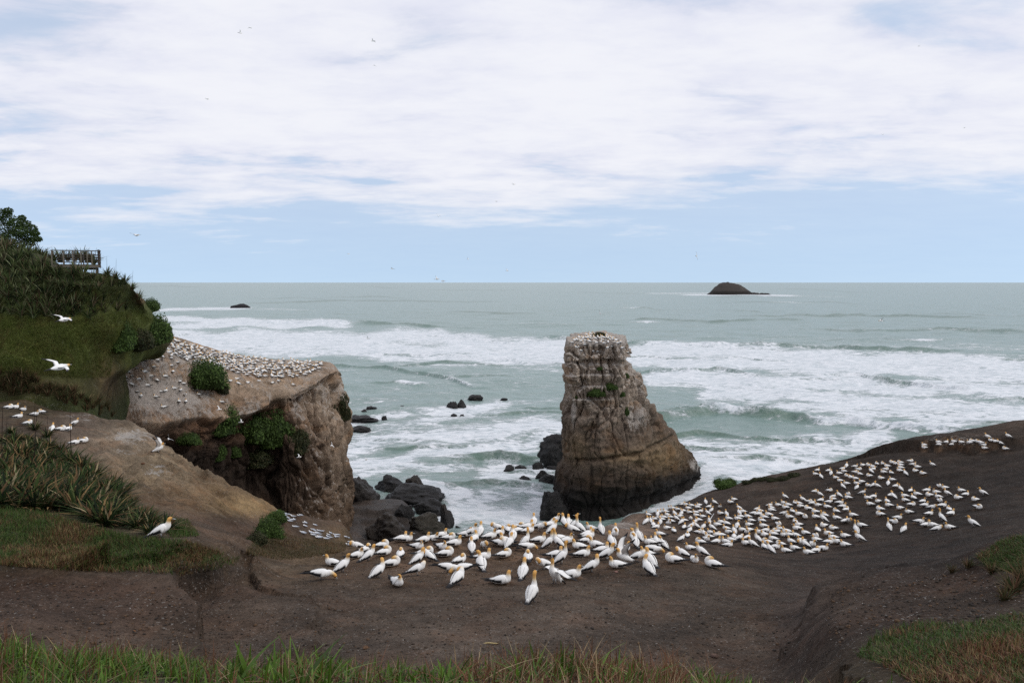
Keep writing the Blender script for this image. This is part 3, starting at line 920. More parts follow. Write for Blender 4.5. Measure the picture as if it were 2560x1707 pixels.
CREST = [  # polyline of (u, v) at the foot of the wave, height, back length, foam on crest 0..1
 ([(640, 808), (820, 811), (960, 812), (1090, 818)], 2.6, 16, (1, 1, .1, 0)),
 ([(1400, 846), (1580, 866), (1690, 868), (1810, 868)], 3.0, 14, (.5, .5, 1, .3)),
 ([(1780, 868), (1960, 868), (2160, 876), (2360, 880)], 2.2, 12, (0, .1, 0, 0)),
 ([(1600, 934), (1740, 932), (1800, 928), (1890, 940)], 1.5, 7, (.6, .2, .2, .8)),
 ([(2060, 948), (2140, 944), (2220, 956), (2420, 985)], 1.4, 6, (.8, .2, .3, .8)),
 ([(1620, 1060), (1800, 1046), (1980, 1052), (2060, 1064), (2130, 1068), (2280, 1092), (2420, 1104)], 2.3, 7, (0, 0, .1, .9, 1, .8, .8)),
 ([(1640, 1040), (1700, 1036), (1780, 1042)], 1.0, 6, (0, 0, 0)),
 ([(860, 918), (960, 922), (1080, 942), (1180, 970)], 1.2, 6, (0, .1, .2, .8)),
 ([(1660, 1100), (1760, 1092), (1880, 1108)], 1.0, 5, (0, 0, .2)),
 ([(1240, 1040), (1320, 1030), (1400, 1034)], 0.8, 5, (0, .1, 0)),
 ([(1020, 848), (1090, 844), (1250, 858), (1420, 870)], 1.3, 8, (.9, .2, .6, .9)),
 ([(800, 886), (1000, 890), (1200, 898), (1420, 914)], 1.0, 7, (.7, .5, .7, .8)),
 ([(1160, 1160), (1240, 1150), (1330, 1160)], 0.8, 4, (.2, 0, .3)),
 ([(1120, 1232), (1240, 1222), (1340, 1232)], 0.8, 4, (.5, .1, .5)),
 ([(640, 758), (900, 752), (1200, 756)], 2.0, 14, (0, 0, 0)),
 ([(1900, 792), (2160, 790), (2420, 796)], 2.2, 14, (0, 0, 0)),
 ([(2150, 830), (2380, 826), (2560, 832)], 1.8, 14, (0, 0, 0)),
 ([(1600, 800), (1780, 806), (1960, 800)], 1.6, 12, (0, 0, 0)),
]
rc = np.random.default_rng(21)
for i in range(46):
    v0 = 716 + 480 * rc.random() ** 1.5
    u0 = rc.uniform(380, 2500)
    if v0 > 1000 and u0 < 880:
        continue
    L = rc.uniform(60, 260) * (0.6 + (v0 - 700) / 500)
    s_ = rc.uniform(-0.02, 0.06)
    CREST.append(([(u0, v0), (u0 + L * .5, v0 - rc.uniform(0, 3) + s_ * L * .5), (u0 + L, v0 + s_ * L + rc.uniform(-2, 4))], rc.uniform(0.5, 1.1) * np.interp(v0, [716, 800, 1200], [2.0, 1.3, 0.8]), rc.uniform(5, 10), tuple(rc.choice([0, 0, .1, .4, .8], 3))))
for pts, ht, back, fm in CREST:
    pts = np.array(pts, float)
    cu, cv = pts[:, 0], pts[:, 1]
    r0, r1 = np.searchsorted(vs, cv.min() - 45), np.searchsorted(vs, cv.max() + 25)
    c0, c1 = np.searchsorted(uu, cu[0] - 130), np.searchsorted(uu, cu[-1] + 130)
    sl = (slice(max(r0, 0), r1), slice(max(c0, 0), c1))
    U_, Y_ = UU[sl], SY[sl]
    if U_.size == 0:
        continue
    ucl = np.clip(U_, cu[0], cu[-1])
    vc = np.interp(ucl, cu, cv) + 2.2 * fbm(np.stack([U_ / 60.0, U_ * 0, U_ * 0], -1), 3, s=int(cv[0]))
    yc = H * FPX / (vc - HORIZON)
    px_m = yc * yc / (H * FPX)                 # metres of sea per pixel row at the crest
    fr = np.maximum(ht * 0.9, px_m * 0.7)
    dl = Y_ - yc - fr * 1.5
    ends = np.exp(-((U_ - ucl) / 45.0) ** 2) * (0.55 + 0.45 * np.cos((np.clip((U_ - cu[0]) / (cu[-1] - cu[0]), 0, 1) - 0.5) * 2.4))
    ends = ends * (0.8 + 0.35 * fbm(np.stack([U_ / 34.0, U_ * 0 + 5, U_ * 0], -1), 3, s=int(cu[0])))
    prof = np.where(dl < 0, np.exp(-(dl / fr) ** 2), np.exp(-(dl / np.maximum(back, px_m * 2)) ** 2))
    SZ[sl] += ht * 1.35 * ends * prof
    fk = np.interp(ucl, cu, np.array(fm, float))
    fo = ends * fk * np.where(dl < 0, np.exp(-(dl / (fr * 1.6)) ** 2), np.exp(-(dl / (back * 0.9 + px_m * 2)) ** 2))
    foam[sl] = np.maximum(foam[sl], fo * 1.15)
    faceg = ends * np.exp(-((dl + fr * 0.6) / (fr * 1.2)) ** 2) * (1 - fk)  # steep wave fronts, painted darker green to stand for their shading
    greens[sl] = np.maximum(greens[sl], faceg)
    foam[sl] = foam[sl] * (1 - 0.75 * faceg)
FB = [  # foam sheets: polyline, half thickness in rows, strength
 ([(380, 776), (590, 771)], 4, .75), ([(620, 772), (760, 776)], 3, .35), ([(380, 800), (560, 801), (700, 806), (830, 807)], 8, .95), ([(400, 815), (640, 812), (840, 816)], 8, .85),
 ([(400, 840), (760, 842), (1100, 850), (1420, 866)], 21, .92), ([(460, 858), (800, 866), (1100, 874), (1420, 892)], 22, .90), ([(640, 880), (1000, 892), (1420, 910)], 13, .75), ([(1000, 915), (1200, 912), (1420, 930)], 10, .4),
 ([(1560, 876), (1900, 885), (2200, 898), (2560, 910)], 22, .95), ([(1600, 905), (2000, 912), (2560, 935)], 22, .9), ([(1640, 945), (1900, 950), (2200, 965), (2560, 985)], 24, .88),
 ([(1780, 985), (2100, 1000), (2560, 1030)], 26, .84), ([(1960, 1020), (2200, 1035), (2560, 1050)], 16, .72), ([(2050, 1046), (2240, 1064), (2420, 1090)], 11, .9), ([(2320, 1050), (2560, 1055)], 26, .6),
 ([(1690, 1125), (1820, 1128), (2000, 1122), (2200, 1100)], 30, .72), ([(1700, 1160), (1850, 1165), (2050, 1150)], 30, .92), ([(1720, 1200), (1800, 1190), (1900, 1190)], 22, .95), ([(1600, 1290), (1690, 1250), (1780, 1222)], 16, 1.0),
 ([(880, 1050), (1000, 1036), (1150, 1030)], 10, .5), ([(880, 1080), (1100, 1050), (1240, 1036)], 16, .5), ([(880, 1120), (1100, 1090), (1400, 1070)], 30, .74), ([(880, 1160), (1100, 1135), (1280, 1120)], 26, .78), ([(890, 1190), (1000, 1170), (1150, 1165)], 10, .65),
 ([(1240, 1150), (1340, 1110), (1410, 1070)], 30, .62), ([(1120, 1240), (1230, 1245), (1340, 1225)], 26, .6), ([(1130, 1300), (1250, 1295), (1360, 1280)], 40, .8), ([(1060, 1215), (1110, 1235), (1140, 1290)], 16, .85), ([(1230, 1200), (1300, 1190), (1370, 1170)], 26, .78),
 ([(1110, 1032), (1180, 1036), (1240, 1010)], 13, .75), ([(1740, 738), (1960, 738)], 2.2, .8), ([(1640, 734), (1780, 733)], 2.0, .5), ([(1930, 741), (2100, 742)], 1.8, .35), ([(2300, 870), (2560, 880)], 10, .3),
]
for pts, th, st in FB:
    pts = np.array(pts, float)
    ucl = np.clip(UU, pts[0, 0], pts[-1, 0])
    vc = np.interp(ucl, pts[:, 0], pts[:, 1]) + th * 0.7 * fbm(np.stack([UU / 90.0, UU * 0, UU * 0 + pts[0, 1]], -1), 3, s=int(pts[0, 1]))
    wgt = st * np.exp(-((VV - vc) / th) ** 2 - ((UU - ucl) / 45.0) ** 2)
    foam = np.maximum(foam, wgt * (1 - 0.6 * greens))
# long faint streaks further out
foam = np.maximum(foam, 0.22 * sstep(VV, 770, 860))
foam += 0.22 * np.clip(fbm(np.stack([SX / 260, SY / 60, SX * 0], -1), 3, s=160), 0, 1) * sstep(VV, 722, 800)
green = np.clip(greens * 1.2 + 0.4 * sstep(VV, 880, 1100) * (0.6 + fbm(np.stack([SX / 60, SY / 40, SX * 0], -1), 3, s=170)), 0, 1)
m, t = material('sea_water')
pos = t.n('ShaderNodeNewGeometry').outputs['Position']
fa = t.n('ShaderNodeAttribute', attribute_name='foam').outputs['Fac']
gr = t.n('ShaderNodeAttribute', attribute_name='green').outputs['Fac']
f1 = t.noise(t.scaled(pos, (0.55, 0.95, 0.6)), 0.6, 8, 0.68, 0.8)
f2 = t.noise(t.scaled(pos, (0.022, 0.085, 0.05)), 1.0, 6, 0.62, 0.7)
f3 = t.noise(t.scaled(pos, (0.10, 0.17, 0.1)), 1.0, 8, 0.70, 1.0)
def lace_(s, k):
    q = t.n('ShaderNodeTexNoise', i_Vector=t.scaled(pos, s), i_Scale=1.0, i_Detail=3.0, i_Distortion=1.6)
    return t.math('MAXIMUM', t.math('SUBTRACT', 1.0, t.math('MULTIPLY', t.math('ABSOLUTE', t.math('SUBTRACT', q.outputs['Fac'], 0.5)), k)), 0.0)
lace = t.math('MAXIMUM', lace_((0.13, 0.20, 0.2), 13.0), t.math('MULTIPLY', lace_((0.38, 0.60, 0.5), 10.0), 0.85))
tex = t.math('ADD', t.math('MULTIPLY', f1, 0.36), t.math('ADD', t.math('MULTIPLY', f2, 0.26), t.math('MULTIPLY', f3, 0.38)))
th = t.math('SUBTRACT', 0.640, t.math('MULTIPLY', fa, 0.31))
fm_ = t.ss(tex, t.math('SUBTRACT', th, 0.05), t.math('ADD', th, 0.055))
fm2 = t.math('MULTIPLY', lace, t.math('MULTIPLY', t.ss(fa, 0.10, 0.50), t.ss(tex, t.math('SUBTRACT', th, 0.16), th)))
fm_ = t.math('MAXIMUM', fm_, t.math('MULTIPLY', fm2, 0.8))
fm_ = t.math('MULTIPLY', fm_, t.ss(fa, 0.07, 0.24))
base = t.mix(gr, (0.175, 0.258, 0.236), (0.090, 0.155, 0.118))
fcol = t.mix(t.ss(t.math('ADD', t.math('MULTIPLY', f1, 0.6), t.math('MULTIPLY', f3, 0.4)), 0.38, 0.60), (0.50, 0.55, 0.575), (0.80, 0.81, 0.83))  # grey streaks put the shading of the foam into its colour
c = t.mix(t.math('MULTIPLY', fm_, 0.93), base, fcol)
rg = t.math('ADD', 0.30, t.math('MULTIPLY', fm_, 0.6))
h1 = t.noise(t.scaled(pos, (0.55, 1.0, 1)), 0.35, 8, 0.62, 0.4)
h2 = t.noise(t.scaled(pos, (0.03, 0.10, 0.1)), 1.0, 5, 0.6, 0.3)
hgt = t.math('ADD', t.math('MULTIPLY', h1, 0.9), t.math('ADD', t.math('MULTIPLY', h2, 2.4), t.math('MULTIPLY', fm_, 0.22)))
finish(t, c, rg, hgt, 0.9, 1.2, 0.5)
M_SEA = m
me = mesh_np('sea', np.stack([SX, SY, SZ], -1).reshape(-1, 3), grid_faces(*SX.shape)[:, ::-1], M_SEA, None, True, {'foam': np.clip(foam, 0, 1.2).ravel(), 'green': green.ravel()})
if me.polygons[len(me.polygons) // 2].normal.z < 0:
    me.flip_normals()
tag(link('sea', me), 'grey-green sea with lines of breaking surf', None, None, 'structure')


# ------------------------------------------------------------------ rocks
def ico(sub):
    bm = bmesh.new()
    bmesh.ops.create_icosphere(bm, subdivisions=sub, radius=1)
    bm.verts.ensure_lookup_table()
    V = np.array([v.co[:] for v in bm.verts]); F = np.array([[v.index for v in f.verts] for f in bm.faces])
    bm.free()
    return V, F


ICO4 = ico(5); ICO3 = ico(3); ICO2 = ico(2)


def boulder(name, label, group, u0, v0, u1, v1, z=None, D=None, seed=0, depth=0.8, col=(0.03, 0.026, 0.025), flat=0.0, mat=None, rz=None, sub=None, wet=0.25, cuts=9, guano=0.0):
    """boulder whose outline fills the given box of the photograph"""
    vb = v1
    if D is None:
        D = (H - (z or 0)) * FPX / (vb - HORIZON)
    p = P((u0 + u1) / 2, vb, D)
    wx = (u1 - u0) / FPX * D
    hz = max((v1 - v0) / FPX * D - depth * wx * 0.5 * 0.25, 0.4)
    V, F = sub or ICO4
    V = V.copy()
    r = np.random.default_rng(seed + 500)
    for i in range(cuts):
        nn = r.normal(size=3); nn[2] = abs(nn[2]) * 0.9; nn /= np.linalg.norm(nn)
        off = r.uniform(0.55, 0.85)
        dd = V @ nn - off
        V = np.where(dd[:, None] > 0, V - nn * dd[:, None] * 0.88, V)
    n = V / np.linalg.norm(V, axis=1, keepdims=True)
    V = V + n * (fbm(V * 1.3 + seed * 7.1, 4, s=200 + seed % 50) * 0.26 + fbm(V * 4 + seed, 5, s=230) * 0.11)[:, None]
    V = V - n * (np.clip(fbm(V * np.array([1.2, 1.2, 3.0]) + seed * 3.3, 3, s=240, ridged=True), 0.2, 1) * 0.14)[:, None]
    lo_, hi_ = V.min(0), V.max(0)
    V = (V - lo_) / (hi_ - lo_)
    S = np.array([wx, wx * depth, hz * 1.35])
    V = (V - np.array([0.5, 0.5, 0.26])) * S
    zc = V[:, 2] + p[2]
    C = np.ones((len(V), 3)) * np.array(col)
    me = mesh_np(name, V, F, mat or M_WET, C, True, {'guano': np.full(len(V), guano)})
    o = link(name, me, None, (p[0], p[1] + wx * depth * 0.35, p[2]))
    if name.endswith('ledge_rock') or True:
        tag(o, label, 'rock', group)
    return o


BK = (0.016, 0.0145, 0.014)
GREY = (0.045, 0.040, 0.037)
BR = (0.036, 0.028, 0.022)
FOOT = 'boulders at the foot of the headland'
boulder('boulder', 'smooth grey slab of rock leaning against the headland cliff foot', FOOT, 850, 1184, 948, 1272, z=1.5, seed=1, col=GREY, cuts=5)
boulder('boulder', 'dark ridged boulder farthest back behind the big wet boulder pile', FOOT, 930, 1184, 1012, 1240, z=1, seed=2, col=BK)
boulder('boulder', 'tilted flat-topped slab standing upright at the back of the boulder pile', FOOT, 1002, 1185, 1060, 1236, z=1, seed=3, col=BR, cuts=12)
boulder('boulder', 'largest shiny black boulder in the middle of the pile', FOOT, 950, 1204, 1110, 1268, z=1, seed=4, col=BK)
boulder('boulder', 'long dark boulder on the seaward side below the largest black one', FOOT, 1026, 1242, 1114, 1292, z=1, seed=6, col=BK)
boulder('boulder', 'small black boulder beside the pool under the largest one', FOOT, 936, 1250, 998, 1287, z=1, seed=7, col=BK)
boulder('boulder', 'black boulder wedged in the middle of the pile front', FOOT, 978, 1256, 1036, 1312, z=1, seed=5, col=BK)
boulder('boulder', 'big greenish brown boulder right behind the near colony', FOOT, 1015, 1276, 1122, 1345, z=1, seed=8, col=(0.040, 0.034, 0.024), cuts=12)
boulder('boulder', 'narrow wet boulder at the seaward end of the pile', FOOT, 1098, 1254, 1136, 1332, z=0.5, seed=9, col=(0.04, 0.036, 0.035))
boulder('boulder', 'little grey boulder lying alone in the wash by the pile', FOOT, 1136, 1312, 1158, 1338, z=0, seed=10, col=GREY)
boulder('boulder', 'low brown ledge of rock at the landward side of the pile', FOOT, 905, 1276, 1024, 1352, z=2, seed=11, col=BR, cuts=12)
SR = 'rocks awash in the surf'
for i, (a, b, c_, d_, lab) in enumerate([
    (896, 1021, 920, 1036, 'rounded rock at the left of the reef beside the headland'), (912, 1013, 943, 1032, 'twin-humped black rock on top of the reef beside the headland'),
    (866, 1032, 946, 1056, 'long low shelf rock touching the headland end of the reef'), (948, 1008, 1034, 1027, 'long thin reef rock reaching out to sea'), (974, 1023, 993, 1032, 'small rock just in front of the long thin reef rock'),
    (953, 1038, 968, 1050, 'small round rock alone in front of the reef'), (872, 1060, 926, 1078, 'flat black rock nearest the headland wall'), (908, 1040, 930, 1056, 'knobbly rock at the front of the reef'),
    (1114, 1001, 1148, 1028, 'round left half of the pair of black rocks off the reef'), (1136, 996, 1170, 1027, 'taller right half of the pair of black rocks off the reef'), (1126, 1032, 1144, 1044, 'small wet rock left below the black pair'), (1148, 1034, 1162, 1042, 'tiny wet rock right below the black pair'),
    (1168, 984, 1208, 1001, 'elongated rock behind the black pair'), (1250, 993, 1270, 1001, 'sliver of rock barely above water nearer the stack'),
    (1258, 1160, 1288, 1182, 'jagged leaning rock in the wash left of the stack'), (1286, 1160, 1318, 1175, 'flat dark rock in the wash next to the jagged one'), (1330, 1152, 1362, 1178, 'pointed rock close to the stack foot'), (1366, 1162, 1398, 1180, 'dark block against the stack foot'),
    (1338, 1172, 1374, 1202, 'squarish boulder by the stack foot'), (1292, 1186, 1336, 1208, 'foam-washed low rock left of the stack'), (1346, 1182, 1404, 1218, 'broad dark boulder under the stack'),
    (1342, 1076, 1436, 1168, 'large wet black boulder against the left flank of the stack'), (1348, 1220, 1424, 1302, 'large wet boulder at the near left corner of the stack'), (1134, 1250, 1168, 1262, 'small rock awash between boulder pile and stack'),
]):
    boulder('boulder' if d_ - b > 60 else 'surf_rock', lab, SR if d_ - b < 60 else 'boulders at the foot of the stack', a, b, c_, d_, z=0.0 if d_ - b < 60 else .3, seed=20 + i, col=BK, sub=ICO4 if (c_ - a) > 30 else ICO3, cuts=14)


def profile_rock(name, label, prof, vb, depth, col, seed, dx=0, guano=0.0, mat=None):
    """sea rock from its skyline: (u, v) along the top"""
    prof = np.array(prof, float)
    D = H * FPX / (vb - HORIZON)
    n1, n2 = 120, 60
    uq = np.linspace(prof[0, 0], prof[-1, 0], n1)
    hq = np.maximum((vb - np.interp(uq, prof[:, 0], prof[:, 1])) / FPX * D, 0)
    s = np.linspace(-1, 1, n2)
    Xr = ((uq - 1280) / FPX * D)[None, :] * np.ones((n2, 1))
    Yr = D + depth * 0.5 + s[:, None] * depth * 0.5 * (0.35 + 0.65 * (hq / hq.max()) ** 0.5)[None, :]
    Zr = hq[None, :] * (1 - np.abs(s[:, None]) ** 2.4) ** 0.7 - 1.0 - 2.5 * (np.abs(s[:, None]) > 0.99)
    q = np.stack([Xr, Yr, Zr], -1)
    sc_ = 14.0 / (prof[-1, 0] - prof[0, 0]) / D * FPX
    Zr = Zr + fbm(q * sc_, 5, s=seed) * hq.max() * 0.10 * (1 - s[:, None] ** 2)
    o0 = np.array([Xr.mean(), D + depth / 2, 0])
    V = np.stack([Xr, Yr, Zr], -1) - o0
    C = np.ones((n2, n1, 3)) * np.array(col)
    tide = sstep(Zr, hq.max() * 0.22, hq.max() * 0.3)
    C = C * (0.45 + 0.55 * tide)[..., None]
    g_ = guano * np.exp(-(((Xr - o0[0]) / (hq.max() * 0.55)) ** 2)) * tide * (s[:, None] < 0)
    me = mesh_np(name, V.reshape(-1, 3), grid_faces(n2, n1), mat or M_CLIFF, C.reshape(-1, 3), True, {'guano': (g_ + 0 * Zr).ravel()})
    return tag(link(name, me, None, o0), label, 'rock')


o = profile_rock('rock_island', 'domed brown rock island on the horizon at the right', [(1779, 735), (1786, 730), (1798, 717), (1808, 709), (1818, 705), (1828, 704.5), (1838, 706.5), (1852, 709), (1864, 715), (1872, 720), (1880, 727), (1888, 731.5), (1906, 732), (1910, 735.5), (1914, 733.5), (1930, 734), (1938, 737)], 737, 110, (0.050, 0.044, 0.040), 301, guano=0.22)
o['category'] = 'island'
profile_rock('sea_rock', 'low dark wedge-shaped rock far out in the surf at the left', [(573, 770), (575, 763), (585, 761), (598, 758.5), (606, 757.5), (614, 761), (621, 765), (623, 770)], 770, 14, (0.03, 0.028, 0.03), 305)
# ------------------------------------------------------------------ gannets
WHT = np.array((0.86, 0.845, 0.815)); OCH = np.array((0.68, 0.37, 0.11)); BUF = np.array((0.76, 0.57, 0.30)); BLK = np.array((0.018, 0.017, 0.018)); BILL = np.array((0.50, 0.53, 0.53)); GRYP = np.array((0.68, 0.67, 0.68))


def tube3(pts, rads, nseg=10, cols=None, n=None, cap=True):
    """closed tube through pts (k,3) with (side, up) radii"""
    pts = np.array(pts, float); rads = np.array(rads, float)
    if rads.ndim == 1:
        rads = np.stack([rads, rads], 1)
    if n:
        k = len(pts)
        if cols is not None:
            cols = np.array(cols, float)
            cols = np.stack([np.interp(np.linspace(0, k - 1, n), np.arange(k), cols[:, j]) for j in range(3)], 1)
        pts = cr1(pts, n); rads = np.maximum(cr1(rads, n), 0.002)
    k = len(pts)
    T = np.gradient(pts, axis=0)
    T /= np.linalg.norm(T, axis=1, keepdims=True) + 1e-9
    # parallel side vector from +Y
    S = np.zeros_like(T); s = np.array([0, 1.0, 0])
    for i in range(k):
        s = s - T[i] * (s @ T[i]); s /= np.linalg.norm(s) + 1e-9
        S[i] = s
    U = np.cross(T, S)
    a = np.linspace(0, 2 * PI, nseg, endpoint=False)
    V = pts[:, None] + S[:, None] * (np.cos(a)[None, :, None] * rads[:, :1, None]) + U[:, None] * (np.sin(a)[None, :, None] * rads[:, 1:, None])
    V = V.reshape(-1, 3)
    F = [grid_faces(k, nseg, True)]
    C = np.repeat(np.array(cols, float), nseg, 0) if cols is not None else np.ones((len(V), 3)) * WHT
    if cap:
        b = len(V)
        V = np.concatenate([V, pts[:1], pts[-1:]]); C = np.concatenate([C, C[:1], C[-1:]])
        f0 = [[b, (j + 1) % nseg, j] for j in range(nseg)]
        e = (k - 1) * nseg
        f1 = [[b + 1, e + j, e + (j + 1) % nseg] for j in range(nseg)]
        F.append(np.array(f0 + f1))
    return V, F, C


def to_quads(parts):
    """join (V, F, C) lists into one"""
    Vs, Cs, F3, F4, off = [], [], [], [], 0
    for V, F, C in parts:
        for f in F:
            (F4 if f.shape[1] == 4 else F3).append(f + off)
        Vs.append(V); Cs.append(C); off += len(V)
    Fs = []
    if F4: Fs.append(np.concatenate(F4))
    if F3: Fs.append(np.concatenate(F3))
    return np.concatenate(Vs), Fs, np.concatenate(Cs)


POSES = {  # torso centre height, tilt, neck/head points after the chest (x, z, radius, 0 white..1 ochre), bill vector
    'S': dict(h=.150, tilt=6, neck=[(.220, .255, .086, 0), (.228, .310, .068, .3), (.236, .362, .061, .9), (.262, .398, .062, 1), (.306, .402, .046, 1)], bill=(.115, -.02), leg=0),
    'K': dict(h=.145, tilt=3, neck=[(.225, .235, .104, 0), (.195, .300, .082, .1), (.130, .325, .066, .6), (.070, .308, .056, 1), (.020, .275, .038, .8)], bill=(-.05, -.04), leg=0),
    'T': dict(h=.255, tilt=26, neck=[(.208, .395, .096, 0), (.226, .455, .072, .15), (.236, .508, .063, .8), (.254, .552, .065, 1), (.290, .570, .062, 1), (.334, .564, .045, 1)], bill=(.115, -.02), leg=1),
    'N': dict(h=.290, tilt=36, neck=[(.185, .470, .088, 0), (.190, .555, .064, .1), (.190, .635, .053, .6), (.194, .710, .053, 1), (.208, .765, .060, 1), (.240, .790, .058, 1), (.282, .788, .042, 1)], bill=(.115, .01), leg=1),
    'P': dict(h=.265, tilt=20, neck=[(.220, .405, .088, 0), (.268, .450, .066, .25), (.316, .450, .058, .9), (.345, .412, .060, 1), (.345, .362, .054, 1), (.328, .328, .040, 1)], bill=(-.06, -.085), leg=1),
    'B': dict(h=.235, tilt=-6, neck=[(.290, .230, .090, 0), (.352, .200, .066, .4), (.405, .160, .058, 1), (.445, .114, .058, 1), (.470, .072, .040, 1)], bill=(.05, -.085), leg=1),
    'Y': dict(h=.300, tilt=52, neck=[(.135, .52, .086, 0), (.120, .60, .062, .2), (.110, .68, .052, .9), (.112, .745, .058, 1), (.118, .792, .052, 1), (.124, .835, .036, 1)], bill=(.02, .115), leg=1),
    'F': dict(h=0, tilt=0, neck=[(.29, .012, .076, 0), (.36, .018, .060, .5), (.42, .022, .055, 1), (.465, .020, .040, 1)], bill=(.11, -.012), leg=0),
}
TOR = [(-.40, .020, .020), (-.33, .052, .044), (-.22, .100, .084), (-.09, .142, .122), (.04, .152, .138), (.14, .136, .130), (.20, .112, .112)]


def rot_t(p, tilt, c):
    t = math.radians(tilt)
    q = np.array(p, float)
    x, z = q[..., 0].copy(), q[..., 2].copy()
    q[..., 0] = x * math.cos(t) - z * math.sin(t) + c[0]
    q[..., 2] = x * math.sin(t) + z * math.cos(t) + c[1]
    return q


